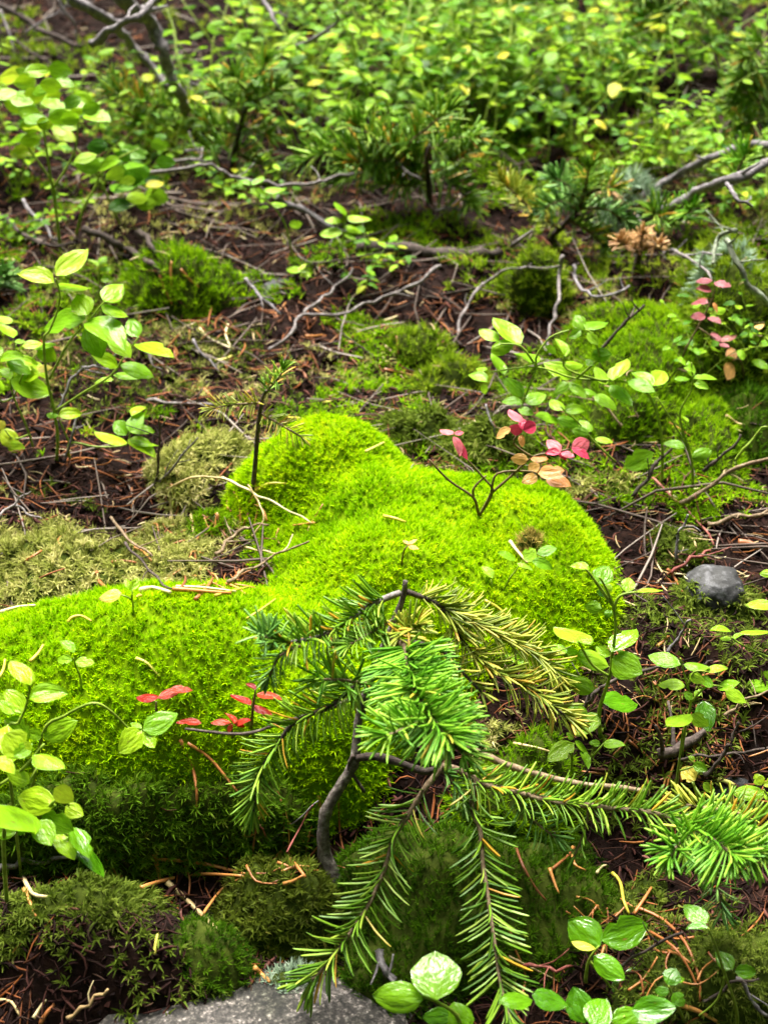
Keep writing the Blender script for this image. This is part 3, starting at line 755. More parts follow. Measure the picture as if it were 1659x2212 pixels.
# ------------------------------------------------------------------ twigs and branches lying about
TW = [
 # crop, pixels, r0 mm, r1 mm, lift (m, first .. last), material, name, label
 (1, [(505,-30),(600,50),(660,110),(700,220),(740,310),(780,420),(802,480)], 8, 6, (.20,.05), 'bark_grey', 'dead_branch', "thick curved grey dead branch leaning over the blueberry thicket"),
 (1, [(300,-20),(420,60),(500,110),(560,180),(640,270),(720,370),(765,425)], 6, 4.5, (.18,.05), 'bark_grey', 'dead_branch', "grey dead branch running beside the thick curved one"),
 (1, [(395,185),(500,120),(580,70),(690,-10)], 4.5, 3.5, (.16,.20), 'bark_grey', 'dead_branch', "thin grey branch crossing over the two dead branches"),
 (1, [(770,350),(870,365),(960,375)], 3.5, 2.5, (.05,.05), 'bark_grey', 'twig', "short grey twig sticking out of the thick dead branch"),
 (1, [(800,375),(870,410),(890,470)], 2.5, 1.8, (.05,.03), 'bark_grey', 'twig', "hooked grey twig below the thick dead branch"),
 (1, [(1135,-20),(1180,70),(1215,135)], 3.5, 2.5, (.14,.12), 'bark_grey', 'twig', "straight grey twig pointing down into the thicket"),
 (1, [(1230,270),(1245,210),(1330,180),(1460,95),(1450,45)], 4, 2.2, (.04,.16), 'bark_grey', 'twig', "crooked bare twig with a kink standing in the thicket"),
 (1, [(-20,20),(100,80),(200,140),(350,200)], 4.5, 3, (.06,.03), 'bark_dark', 'dead_branch', "dark dead branch on brown litter behind the thicket"),
 (1, [(250,-10),(320,100),(340,210)], 2.2, 1.5, (.10,.04), 'bark_grey', 'twig', "thin grey twig hanging beside the dead branches"),
 (1, [(115,135),(240,60),(350,0)], 2.2, 1.5, (.05,.08), 'bark_grey', 'twig', "thin slanting twig over the brown litter"),
 (1, [(0,40),(40,130),(60,230)], 2.2, 1.5, (.06,.03), 'bark_grey', 'twig', "thin bent twig at the edge of the brown litter"),
 (1, [(60,160),(160,240),(270,290)], 2.5, 1.5, (.03,.02), 'bark_dark', 'twig', "dark twig lying under the slanting twig"),
 (1, [(720,685),(860,682),(862,640),(800,650)], 2.5, 2.0, (.05,.05), 'bark_pale', 'twig', "pale hooked twig beside the small fir sapling"),
 (1, [(640,745),(780,728),(890,710),(960,740),(1060,775),(1200,795),(1350,795),(1430,760),(1530,748)], 2.6, 2.6, (.07,.06), 'bark_pale', 'twig', "long pale wavy twig below the small fir sapling"),
 (1, [(1195,850),(1300,905),(1420,970),(1470,1010)], 4.5, 3.5, (.03,.005), 'bark_grey', 'twig', "stout grey twig running down to the dark log"),
 (1, [(600,1000),(650,1050),(665,1105)], 4, 3, (.02,.005), 'bark_dark', 'root', "dark crooked root stub in green moss"),
 (1, [(360,985),(480,1040),(560,1080),(640,1130),(690,1180)], 5, 3.5, (.015,.004), 'bark_dark', 'root', "dark crooked root beside the mottled moss hummock"),
 (1, [(0,930),(90,1000),(200,1060),(330,1050)], 3, 2, (.015,.01), 'bark_dark', 'twig', "dark twig below the leafy blueberry bush"),
 (1, [(100,860),(180,960),(240,1040)], 2.4, 1.8, (.03,.01), 'bark_grey', 'twig', "greyish twig leaning under the leafy blueberry bush"),
 (2, [(-120,1065),(0,1075),(200,1088),(400,1098),(500,1085)], 8.5, 7.5, (.008,.010), 'bark_dark', 'log', "dark fallen log lying across the litter"),
 (2, [(1110,850),(1250,760),(1400,690),(1560,630),(1690,625)], 4, 4.5, (.03,.10), 'bark_grey', 'dead_branch', "upper of two grey branches slanting over bright moss"),
 (2, [(1140,935),(1250,890),(1370,820),(1500,770),(1690,690)], 5, 5, (.025,.09), 'bark_grey', 'dead_branch', "lower of two grey branches slanting over bright moss"),
 (2, [(1480,790),(1540,870),(1590,890)], 2.5, 2, (.07,.05), 'bark_grey', 'twig', "short side twig of the slanting grey branches"),
 (2, [(550,1062),(640,995)], 2.6, 2, (.02,.05), 'bark_pale', 'twig', "pale broken stick beside the yellow green moss hummock"),
 (2, [(50,700),(100,740),(165,778)], 2.2, 1.6, (.06,.05), 'bark_pale', 'twig', "short whitish stick under the mid fir boughs"),
 (2, [(220,905),(300,900),(390,905)], 1.8, 1.2, (.02,.02), 'bark_pale', 'twig', "thin pale twig above the dark log"),
 (2, [(1090,925),(1130,985),(1190,1040),(1220,1120)], 1.8, 1.4, (.03,.02), 'bark_pale', 'twig', "thin pale twig beside the dry tan fir tuft"),
 (2, [(1240,1080),(1330,1100),(1460,1100)], 2, 1.5, (.03,.03), 'bark_grey', 'twig', "level grey twig beside the lichen branch"),
 (3, [(1160,515),(1250,450),(1310,365),(1440,368),(1560,330),(1700,270),(1780,235),(1905,150)], 2.0, 2.4, (.008,.035), 'bark_pale', 'twig', "long forked pale twig lying over the litter"),
 (3, [(1312,362),(1400,295),(1450,250),(1525,160)], 2.2, 1.6, (.012,.03), 'bark_pale', 'twig', "upper fork of the long pale twig"),
 (3, [(1060,205),(1130,280),(1215,365)], 2.2, 1.8, (.03,.01), 'bark_grey', 'twig', "grey stub leaning beside the round pinkish stone"),
 (3, [(635,735),(780,745),(925,752)], 2.6, 1.8, (.006,.006), 'bark_pale', 'twig', "pale straight stick behind the fir seedling"),
 (3, [(835,470),(880,540),(960,590)], 1.8, 1.2, (.02,.006), 'bark_grey', 'twig', "bent grey twig in the brown litter"),
 (3, [(640,520),(660,580),(700,600)], 1.2, .9, (.02,.01), 'bark_pale', 'twig', "tiny pale forked twig behind the lime blueberry"),
 (3, [(665,1140),(680,1000),(690,900),(697,800)], 1.6, 1.0, (.0,.085), 'bark_dark', 'twig', "upright dark bare stem beside the fir seedling"),
 (3, [(690,1085),(760,1000),(855,895)], 1.4, .9, (.01,.05), 'bark_pale', 'twig', "pale straw leaning in the feather moss"),
 (3, [(360,590),(330,620),(290,690),(250,770)], 1.8, 1.8, (.06,.02), 'bark_grey', 'twig', "grey arching twig below the lime blueberry"),
 (3, [(365,588),(420,590),(470,600)], 1.6, 1.2, (.06,.06), 'bark_grey', 'twig', "grey side twig under the lime blueberry leaves"),
 (3, [(335,800),(310,900),(280,980)], 1.6, 1.6, (.04,.01), 'bark_grey', 'twig', "grey stick standing below the paired lime leaves"),
 (4, [(315,450),(340,360),(400,260),(480,190),(580,160),(710,165)], 2.0, 2.0, (.006,.03), 'bark_pale', 'twig', "arched pale twig beside the dark log"),
 (4, [(775,105),(755,180),(765,300),(730,380),(710,460),(715,540)], 2.4, 2.0, (.05,.015), 'bark_pale', 'twig', "knobbly pale root hanging down behind the round leaved blueberry"),
 (4, [(820,150),(830,210),(880,270),(960,282),(1060,240)], 2.0, 1.8, (.04,.02), 'bark_grey', 'twig', "curved grey root in the shade of the hummock"),
 (4, [(945,505),(1040,410),(1125,320)], 2.2, 1.6, (.02,.05), 'bark_dark', 'twig', "dark twig slanting over the green moss mound"),
 (4, [(1260,90),(1340,130),(1415,215)], 2.2, 1.6, (.04,.03), 'bark_pale', 'twig', "pale twig reaching toward the pink leaved blueberry"),
 (4, [(1480,40),(1520,150),(1580,240),(1700,350)], 2.6, 3.0, (.03,.015), 'bark_lichen', 'dead_branch', "branch crusted with pale green lichen"),
 (4, [(1520,0),(1440,40),(1420,140)], 3, 2, (.05,.03), 'bark_lichen', 'twig', "lichen crusted side twig"),
 (4, [(440,750),(470,850),(480,900)], 1.2, .8, (.02,.01), 'bark_grey', 'twig', "thin twig behind the red leaved blueberry"),
 (4, [(1030,850),(960,770),(900,720)], 1.6, 1.2, (.005,.02), 'bark_brown', 'twig', "brown stick under the round leaved blueberry"),
 (4, [(1080,1150),(1170,1020),(1240,930),(1250,890)], 2.0, 1.2, (.01,.05), 'bark_dark', 'twig', "dark twig rising from soil beside the pale moss"),
 (4, [(1380,1040),(1480,960),(1540,880)], 2.0, 1.4, (.03,.06), 'bark_dark', 'twig', "dark twig forking above the soil beside the mound"),
 (4, [(1280,1180),(1420,1100),(1560,1010),(1700,980)], 2.4, 1.8, (.01,.05), 'bark_brown', 'twig', "long orange brown stem leaning out over dark soil"),
 (4, [(1520,1015),(1560,930),(1659,850)], 1.6, 1.2, (.04,.07), 'stem_green', 'twig', "green brown side stem over dark soil"),
 (5, [(960,-10),(1080,50),(1200,110),(1345,187)], 1.4, .9, (.02,.008), 'fallen_tan', 'grass_blade', "long arched straw coloured blade lying on the lime cushion"),
 (5, [(720,40),(830,-10),(960,-10)], 1.2, 1.3, (.012,.02), 'fallen_tan', 'grass_blade', "straw blade curving over the small dark cushion"),
 (5, [(1090,245),(1135,170),(1120,90),(1070,20)], 1.0, .8, (.01,.02), 'fallen_tan', 'grass_blade', "thin straw blade looping beside the fir seedling"),
 (5, [(985,440),(1100,375),(1240,310),(1335,265)], 1.6, .9, (.006,.012), 'bark_brown', 'twig', "slim brown twig lying up the side of the lime cushion"),
 (5, [(1060,290),(1150,310),(1220,315),(1265,235)], 1.0, .7, (.006,.012), 'fallen_tan', 'twig', "thin hooked stem in the hollow between the moss lobes"),
 (5, [(930,320),(1000,245),(1080,200),(1160,195)], 1.8, 1.4, (.006,.012), 'bark_brown', 'twig', "arched brown twig at the rim of the hollow"),
 (5, [(480,160),(560,260),(660,330)], 1.6, 1.0, (.012,.012), 'bark_brown', 'twig', "slanting brown stem in the litter hollow"),
 (5, [(540,270),(640,390),(740,470)], 1.4, 1.0, (.012,.008), 'bark_dark', 'twig', "dark twig pointing at the curled yellow leaf"),
 (5, [(0,160),(90,80),(130,50)], 1.4, 1.0, (.02,.03), 'bark_pale', 'twig', "pale crossed twig behind the feather moss mat"),
 (5, [(70,110),(120,145),(180,165)], 1.2, .8, (.02,.02), 'bark_pale', 'twig', "short pale twig touching the crossed twig"),
 (6, [(872,1030),(890,920),(902,800)], 1.7, 1.5, (.01,.045), 'bark_dark', 'twig', "dark upright stub among the wet blueberry leaves"),
 (6, [(890,960),(920,915),(980,870),(1140,820),(1330,795),(1420,783)], 1.8, 1.2, (.015,.03), 'bark_dark', 'twig', "thin dark twig arching over dark soil by the wet leaves"),
 (6, [(1160,-10),(1250,80),(1340,160),(1425,285)], 1.6, 1.2, (.008,.008), 'wood_red', 'twig', "long reddish stick slanting down past the moss edge"),
 (6, [(1240,402),(1330,340),(1412,305)], 1.8, 1.8, (.006,.012), 'wood_red', 'twig', "pinkish stick lying before the small grey stone"),
 (6, [(1262,355),(1280,220),(1312,150)], 1.8, 1.2, (.006,.03), 'bark_grey', 'twig', "grey stick standing behind the pinkish stick"),
 (6, [(1225,750),(1290,660),(1325,605)], 1.6, 1.2, (.008,.03), 'bark_grey', 'twig', "grey stub leaning over the black soil hollow"),
 (6, [(1400,190),(1530,165),(1659,130)], 2.2, 2.0, (.012,.02), 'bark_brown', 'twig', "brown branchlet lying over the scrubby olive moss"),
 (6, [(1470,1020),(1560,960),(1690,900)], 1.4, 1.2, (.01,.02), 'bark_brown', 'twig', "tan straw across the red litter"),
 (8, [(1190,110),(1280,70),(1390,10)], 5, 4, (.008,.012), 'bark_dark', 'twig', "thick black rotten stick in the red litter"),
 (8, [(1380,200),(1450,130),(1510,50),(1530,-30)], 1.9, 1.4, (.008,.04), 'bark_dark', 'twig', "dark stem rising beside the lichen grey stone"),
 (8, [(1270,130),(1400,115),(1560,100),(1690,70)], 1.4, 1.2, (.012,.02), 'bark_dark', 'twig', "thin dark twig crossing the red bark scraps"),
 (7, [(-10,620),(100,580),(230,560),(400,545)], 2.6, 1.6, (.012,.008), 'bark_pale', 'twig', "pale split stick lying on the olive moss bank"),
 (7, [(350,390),(470,500),(585,632)], 1.6, 1.0, (.01,.006), 'bark_dark', 'twig', "dark twig in the shadow under the lime cushion"),
 (7, [(1160,492),(1270,400),(1375,310)], .7, .7, (.01,.05), 'bark_grey', 'twig', "hair thin pale root strung to the fir trunk"),
 (7, [(1240,532),(1310,400),(1350,330)], .8, .7, (.01,.05), 'wood_red', 'twig', "thin reddish root strung to the fir trunk"),
 (7, [(1160,490),(1140,440),(1125,415)], .8, .6, (.01,.03), 'wood_red', 'twig', "short red rootlet under the fir frond"),
 (7, [(290,1250),(390,1180),(465,1125)], 1.5, 1.4, (.008,.03), 'fallen_tan', 'twig', "tan stick leaning from the granite stone"),
 (8, [(600,1025),(700,1028),(815,1025)], 1.6, 1.2, (.01,.01), 'wood_red', 'twig', "short brown stick beside the round wet leaf"),
 (8, [(1010,1032),(1130,950),(1292,880)], 1.6, 1.2, (.01,.02), 'bark_dark', 'twig', "dark stick behind the wet leaf pair"),
 (8, [(1380,1180),(1500,1100),(1620,1080)], 1.4, 1.0, (.01,.02), 'bark_dark', 'twig', "dark twig under the trailing green stem"),
 (8, [(1520,1080),(1590,1180),(1659,1240)], 1.6, 1.4, (.01,.01), 'bark_grey', 'twig', "greyish twig lying by the trailing green stem"),
 (8, [(-20,960),(10,1040),(40,1090)], 3.2, 2.6, (.012,.008), 'bark_grey', 'twig', "scaly grey stick behind the large round wet leaf"),
]
for c, pts, r0, r1, lift, mk, nm, lab in TW:
    n = len(pts); P = []
    for i, p in enumerate(pts):
        l = lift[0] + (lift[1] - lift[0]) * i / max(1, n - 1)
        q = hit(*cp(c, p), lift=l + .0012)
        P.append(q)
    # no sudden jumps in distance: limit each step to a natural slope
    ys = [q.y for q in P]
    med = sorted(ys)[n // 2]
    for i in range(n):
        span = abs(cp(c, pts[i])[1] - cp(c, pts[n // 2])[1]) / 1000 + abs(cp(c, pts[i])[0] - cp(c, pts[n // 2])[0]) / 2500 + .03
        yy = min(max(ys[i], ys[n // 2] - 1.3 * span), ys[n // 2] + 1.3 * span)
        P[i] = at_y(*cp(c, pts[i]), yy)
    Q = smooth_line(P, 3); kk = min(.0012, r0 * .0005)
    P = [Q[0]] + [q + Vector((random.gauss(0, kk), random.gauss(0, kk), random.gauss(0, kk))) for q in Q[1:-1]] + [Q[-1]]
    r0, r1 = (r0 * .95, r1 * .85) if nm == 'dead_branch' else (r0 * .8, r1 * .62)
    tw = tube_obj(nm, P, r0 * .001, r1 * .001, M[mk], sides=7 if r0 > 3 else 5, sm=2, wob=.45, label=lab, cat={'log': 'log', 'root': 'root', 'grass_blade': 'grass', 'bark_scrap': 'bark'}.get(nm, 'branch' if nm == 'dead_branch' else 'twig'))
    if r0 > 1.1 and nm in ('twig', 'dead_branch') and not mk.startswith('stem'):
        for q in range(random.choice((1, 2, 2, 3))):                 # snapped side shoots
            j = random.randrange(1, len(P) - 1) if len(P) > 2 else 0
            d = (P[min(j + 1, len(P) - 1)] - P[j]).normalized()
            v = (Vector((random.gauss(0, 1), random.gauss(0, 1), random.uniform(-.1, 1))).normalized() + d * .6).normalized()
            l = random.uniform(.006, .022) * (1 + r0 * .15)
            tube_obj('side_twig', [P[j], P[j] + v * l * .5, P[j] + v * l + Vector((random.gauss(0, .002), random.gauss(0, .002), random.gauss(0, .002)))],
                     r0 * .00045, r0 * .0002, M[mk], tw, P[0], sides=5, sm=2, wob=.3)

# ------------------------------------------------------------------ leaves
def leaf_mesh(name, seed, fold=.10, droop=.14, nt=8, round_=.85, notch=0):
    r = random.Random(seed)
    ss = (-1, -.5, 0, .5, 1)
    V, UV, F = [], [], []
    tw = r.uniform(-.12, .12); curl = r.uniform(-.06, .06)
    for i in range(nt + 1):
        t = i / nt
        w = (max(0.0, math.sin(math.pi * min(1, t ** (round_)))) ** .72) * .5
        if i == 0: w = .012
        if i == nt: w = .004
        for s in ss:
            yv = s * w * (1 + .05 * r.uniform(-1, 1)) * (.62 if notch and i == notch and s > 0 else 1)
            zv = fold * abs(s) * (w * 2) - .10 * s * s * (w * 2) * .6 - droop * t * t + tw * s * t * .4 + curl * math.sin(t * 5 + s * 2) * .5
            V.append((t, yv, zv)); UV.append((t, s))
    for i in range(nt):
        for j in range(4):
            a = i * 5 + j
            F.append((a, a + 5, a + 6, a + 1))
    return np.array(V), np.array(F), np.array(UV)
LEAF = [leaf_mesh('leaf', sd, f, d, 8, ro, no) for sd, f, d, ro, no in ((1, .10, .12, .80, 0), (2, .20, .22, .88, 0), (3, .05, .05, .75, 0), (4, .14, -.08, .82, 0), (5, .02, .30, .92, 0),
        (6, .26, .10, .78, 0), (7, .10, .16, .84, 5), (8, -.04, .24, .80, 0), (9, .15, .18, .86, 3))]
NLEAF = len(LEAF)
_leaf_cache = {}
def leaf_data(variant, matk):
    key = (variant, matk)
    if key not in _leaf_cache:
        V, F, UV = LEAF[variant]
        _leaf_cache[key] = mesh_np('leaf', V, F, M[matk], uv=UV)
    return _leaf_cache[key]

def set_basis(o, pos, a, n, lx, ly, lz):
    """local X along a, Z near n"""
    a = a.normalized(); w = n.cross(a).normalized(); n2 = a.cross(w)
    o.matrix_basis = Matrix(((a.x * lx, w.x * ly, n2.x * lz, pos.x), (a.y * lx, w.y * ly, n2.y * lz, pos.y), (a.z * lx, w.z * ly, n2.z * lz, pos.z), (0, 0, 0, 1)))

def leaf_px(root, origin, y0, b, t, wf, matk, jit=.006):
    y = y0 + random.uniform(-jit, jit)
    B = at_y(*b, y)
    d = ray(*b)
    n0 = (Vector((0, -.40, .86)) + Vector((random.gauss(0, .25), random.gauss(0, .22), 0))).normalized()
    dt = ray(*t)
    k = (B - CAMP).dot(n0) / dt.dot(n0)
    T = CAMP + dt * k
    D = (B - CAMP).length
    plen = math.hypot(t[0] - b[0], t[1] - b[1])
    flat = plen * D / FOC
    if (T - B).length > 1.9 * flat:
        T = at_y(*t, y + random.uniform(-.3, .3) * flat)
    a = T - B; L = a.length
    an = a.normalized()
    Wa = max(.12, wf) * flat
    W = max(Wa, min(.60 * L, Wa * 2.2))
    cphi = min(1, Wa / W); sphi = math.sqrt(max(0, 1 - cphi * cphi))
    nf = an.cross(d).cross(an).normalized()
    if nf.dot(d) > 0: nf = -nf
    q = an.cross(nf)
    n1, n2 = nf * cphi + q * sphi, nf * cphi - q * sphi
    n = n1 if n1.z > n2.z else n2
    o = bpy.data.objects.new('leaf', leaf_data(random.randrange(NLEAF), matk))
    COL.objects.link(o); o.parent = root
    set_basis(o, B - origin, an, n, L * 1.05, W * 1.06, L * .8)
    return o

def plant(name, label, cat, base, stems, leaves, matk, c, group=None, stem_mat='stem_green', r0=.0011, y=None, depth=.010, base_crop=None):
    """base: pixel of the foot; stems: pixel lines; leaves: (base, tip, width ratio[, material])"""
    bp = cp(c if base_crop is None else base_crop, base)
    P0 = hit(*bp)
    if y is not None: P0 = at_y(*bp, y); P0.z = float(surface(np.array([P0.x]), np.array([P0.y]))[0])
    root = link(name, None, loc=P0, label=label, cat=cat, group=group)
    y0 = P0.y - (.013 if name == 'blueberry_sprout' else .006)
    for si, s in enumerate(stems):
        pp = [at_y(*cp(c, p), y0) for p in s]
        if si == 0: pp = [P0 - Vector((0, 0, .004))] + pp
        tube_obj('stem', pp, r0 if si == 0 else r0 * .75, r0 * .45, M[stem_mat], root, P0, sides=5, wob=.1)
    for l in leaves:
        leaf_px(root, P0, y0, cp(c, l[0]), cp(c, l[1]), l[2], l[3] if len(l) > 3 else matk, depth)
    return root

Yw, Og, Rd, Dp, Lm, Gr = 'leaf_yellow', 'leaf_orange', 'leaf_red', 'leaf_deep', 'leaf_lime', 'leaf_green'
BB, CB = 'blueberry_plant', 'blueberry plant'
plant(BB, "tall lime green blueberry with large leaves on a zigzag stem", CB, (240, 1000),
      [[(250,900),(230,760),(200,620),(190,470),(215,430),(250,340),(258,270),(240,205)], [(215,640),(300,480),(380,395),(440,320),(470,298)], [(240,780),(360,700),(480,625),(540,540),(600,460)]],
      [((235,225),(80,180),.42),((242,195),(378,92),.48),((255,252),(390,232),.34),((370,380),(183,405),.50),((375,365),(328,275),.95),((448,305),(528,230),.75),((437,325),(550,355),.40),
       ((380,388),(530,470),.55),((378,408),(430,527),.80),((470,450),(560,522),.60),((595,460),(555,378),.75),((585,490),(738,520),.28),((520,580),(657,608),.45),((510,590),(408,533),.5),((490,625),(638,628),.22),((490,645),(410,650),.3)],
      Lm, 3, r0=.0014)
plant(BB, "small lime blueberry sprig with a rosette of leaves beside an upright dark stem", CB, (310, 1010),
      [[(300,920),(420,935),(545,925),(560,870),(570,800)], [(300,920),(270,850),(250,800)]],
      [((545,930),(415,868),.28),((545,885),(498,820),.8),((560,870),(612,780),.6),((560,868),(662,858),.4),((552,905),(668,968),.42),((560,905),(680,910),.22),((568,800),(625,752),.45),((252,800),(350,783),.5),((250,802),(200,788),.5)],
      Lm, 3)
plant(BB, "yellow green blueberry crowded with leaves below the tall lime one", CB, (150, 960),
      [[(120,860),(60,720),(45,620),(70,490)], [(60,720),(110,600),(170,520)], [(130,880),(60,900),(20,860)], [(60,720),(10,740),(-20,690)]],
      [((60,462),(0,412),.5),((50,400),(-10,368),.5),((62,480),(108,476),.4),((150,502),(240,493),.3),((168,505),(238,560),.8),((30,560),(130,610),.5),((150,605),(50,540),.5),((160,600),(222,590),.5,Yw),
       ((45,645),(-10,590),.6),((40,650),(212,708),.5),((100,640),(182,620),.5),((0,560),(95,540),.4),((5,860),(65,925),.8),((20,825),(-15,860),.7,Yw),((30,930),(105,940),.65),((95,500),(182,493),.4),((0,500),(-40,560),.6),((20,590),(-30,640),.6),((70,560),(160,570),.45),((0,690),(-30,610),.5),((0,1090),(-20,1060),.6),((130,560),(190,640),.45)],
      Lm, 3)
plant(BB, "tiny blueberry shoot with small round leaves behind the tall lime one", CB, (432, 300), [[(427,240),(430,140)]],
      [((430,140),(458,103),.7),((425,152),(383,118),.35),((430,165),(478,160),.45),((438,205),(488,213),.65)], Gr, 3)
plant(BB, "blueberry sprig with six pale leaves standing before the dark log", CB, (1475, 1160), [[(1478,1080),(1485,1000),(1495,925)]],
      [((1490,930),(1462,858),.45),((1480,955),(1408,938),.38),((1500,935),(1597,932),.32),((1490,975),(1562,995),.4),((1480,1005),(1383,1003),.42),((1490,1010),(1537,1030),.35)], Lm, 1)
plant(BB, "leaning blueberry shoot with narrow pale leaves above the stout grey twig", CB, (1265, 1120), [[(1240,990),(1190,900),(1130,850),(1090,790)]],
      [((1140,825),(1232,812),.3),((1150,850),(1083,818),.5),((1170,880),(1237,873),.38),((1160,895),(1118,883),.4),((1250,972),(1306,962),.65),((1090,800),(1140,770),.4),((1080,800),(1040,770),.5)], Lm, 1)
plant(BB, "tiny blueberry shoot with two leaves in the litter", CB, (1300, 260), [[(1300,190)]], [((1300,178),(1240,160),.5),((1300,180),(1342,195),.6),((1295,170),(1320,140),.5)], Lm, 3)
plant(BB, "branching green blueberry with many round pale leaves beside the moss mound", CB, (1200, 1110),
      [[(1200,900),(1150,720),(1050,655),(830,640),(660,590),(470,610)], [(830,640),(910,570),(930,540),(900,450),(870,428)], [(660,590),(660,540),(720,460),(800,430)], [(1000,1000),(900,905),(840,830),(760,760)], [(660,590),(610,720),(590,770)], [(660,590),(590,500),(500,490)], [(960,655),(790,600),(780,540)]],
      [((592,490),(473,392),.45),((492,480),(416,422),.5),((462,525),(560,485),.6),((655,578),(578,512),.55),((520,622),(463,540),.4),((447,655),(367,618),.5),((430,665),(437,708),.7),((445,602),(398,595),.4),((602,718),(523,635),.5),((600,745),(513,732),.42),((612,745),(698,703),.62),((812,640),(700,568),.5),((785,580),(862,568),.55),((783,545),(743,462),.42),((795,655),(740,705),.6),
       ((800,655),(872,702),.45),((855,690),(922,708),.35),((772,778),(724,718),.62),((780,782),(867,765),.5),((860,428),(824,362),.75),((870,425),(962,385),.5),((850,430),(803,460),.7),((880,440),(922,488),.65),((895,540),(977,535),.75),((705,495),(742,532),.6),((962,665),(914,588),.5),((990,650),(1040,545),.6),((975,670),(1072,748),.45),((910,710),(1003,767),.45),((1050,650),(1165,702),.4),((1162,672),(1078,598),.45),((1160,672),(1212,597),.85),
       ((895,870),(848,812),.6),((885,880),(812,860),.6),((910,900),(987,900),.35),((745,815),(840,830),.5),((650,800),(765,815),.35),((580,770),(645,798),.5),((1040,1022),(1158,962),.65),((870,560),(905,580),.7)],
      Gr, 4, r0=.0013)
plant(BB, "slender blueberry with a feathery pale top next to the branching green one", CB, (1335, 1130),
      [[(1330,1000),(1290,860),(1280,780),(1330,680),(1328,570)], [(1330,1000),(1290,900),(1180,720)]],
      [((1330,632),(1320,563),.5),((1335,640),(1437,630),.25),((1320,640),(1263,630),.3),((1340,660),(1402,680),.5),((1330,985),(1417,948),.6),((1305,945),(1208,910),.35),((1345,610),(1300,590),.4),((1290,800),(1310,830),.4)],
      Gr, 4)
plant(BB, "autumn blueberry with crimson and orange leaves rooted in the lime cushion", CB, (415, 1238),
      [[(402,1200),(382,1150),(280,1080),(195,990)], [(415,1230),(470,1130),(430,1070),(350,980)], [(415,1230),(460,1140),(490,1050),(620,1040),(660,1050)], [(470,1130),(550,1060),(640,980),(720,960),(800,945)], [(640,980),(560,920),(595,865)], [(385,1150),(390,1110),(440,1060)]],
      [((590,830),(543,772),.5),((597,872),(543,848),.8),((600,862),(657,838),.9),((600,862),(600,812),.7),((548,855),(482,892),.5,Og),((595,882),(600,930),.6,Og),((762,960),(706,902),.6),((765,960),(818,972),.5),((810,945),(897,905),.7),((810,940),(888,978),.4),((770,945),(782,988),.8),((760,960),(698,960),.5),((305,880),(342,873),.55),((300,880),(243,860),.4),((312,900),(367,977),.42),((300,890),(335,965),.4),
       ((622,990),(548,985),.65,Og),((630,985),(703,975),.42,Og),((625,1040),(668,1010),.9,Og),((665,1050),(772,1033),.55,Og),((662,1060),(598,1087),.65,Og),((700,1065),(802,1098),.55,Og)],
      Rd, 4, stem_mat='stem_brown', r0=.0014)
plant(BB, "pink leaved blueberry shoot standing behind the green moss mound", CB, (1275, 590),
      [[(1300,520),(1360,410),(1420,290),(1430,220)], [(1360,420),(1450,480)]],
      [((1420,215),(1353,208),.35),((1425,225),(1497,233),.38),((1415,262),(1352,248),.42),((1400,312),(1328,308),.38),((1425,310),(1440,352),.4,Og),((1390,372),(1328,368),.5),((1400,375),(1453,392),.4),((1450,482),(1418,438),.5),((1455,482),(1522,458),.35),((1450,487),(1492,502),.4)],
      'leaf_rose', 4, stem_mat='stem_brown')
plant(BB, "two orange leaves on a low blueberry shoot beside dark soil", CB, (1560, 640), [[(1540,560),(1505,565)]],
      [((1502,562),(1500,503),.75),((1500,568),(1500,627),.75),((1590,560),(1660,600),.4,Gr),((1600,430),(1640,400),.5)], Og, 4, stem_mat='stem_brown')
plant(BB, "three leaved blueberry sprout on the lime cushion beside a dark gap", CB, (352, 905), [[(345,850),(330,810),(318,770)]],
      [((320,748),(262,693),.5),((312,778),(245,775),.62),((325,785),(402,787),.55)], Gr, 5, r0=.0008)
plant(BB, "wet blueberry arching over the lime cushion with three leaves at its tip", CB, (60, 1240),
      [[(180,1110),(280,1020),(400,965),(480,1000),(560,1075),(615,1080)]],
      [((618,1082),(762,1012),.55),((612,1082),(520,1172),.75),((620,1088),(668,1158),.65),((612,1075),(570,1040),.5),((185,1112),(328,1045),.6),((182,1112),(118,1088),.7)], Lm, 5, depth=.004, y=.622)
plant(BB, "wet lime blueberry with long stem and pointed leaves on the cushion front", CB, (10, 1320),
      [[(30,1130),(80,1050),(110,985),(130,900),(128,860)], [(50,1100),(20,1040)]],
      [((132,888),(52,775),.5),((128,940),(288,915),.48),((105,1005),(20,910),.65),((20,960),(-40,930),.7),((20,1035),(125,1110),.7),((30,1060),(60,1190),.7),((0,1020),(-50,1080),.6),((60,1010),(0,960),.6)], Lm, 5, y=.612)
plant(BB, "glossy blueberry with crowded round leaves hanging above the peat bank", CB, (0, 640),
      [[(20,420),(120,385),(165,385)], [(0,240),(100,170),(190,65)], [(130,230),(160,170)], [(165,385),(250,300),(300,330)], [(200,400),(330,480),(400,540)]],
      [((20,20),(125,110),.85),((140,115),(268,145),.5),((128,232),(32,188),.62),((240,330),(68,290),.66),((235,255),(318,310),.75),((282,335),(357,372),.75),((-10,330),(138,388),.62),((165,392),(222,502),.75),((178,372),(312,435),.6),((240,450),(320,548),.6),((345,490),(457,607),.38,Dp),((310,420),(390,540),.5,Dp),((-30,440),(72,430),.75,Dp),((120,395),(85,450),.6,Dp),((60,120),(140,60),.6),((-20,120),(60,180),.55)],
      Lm, 7, r0=.0014, y=.575, depth=.008)
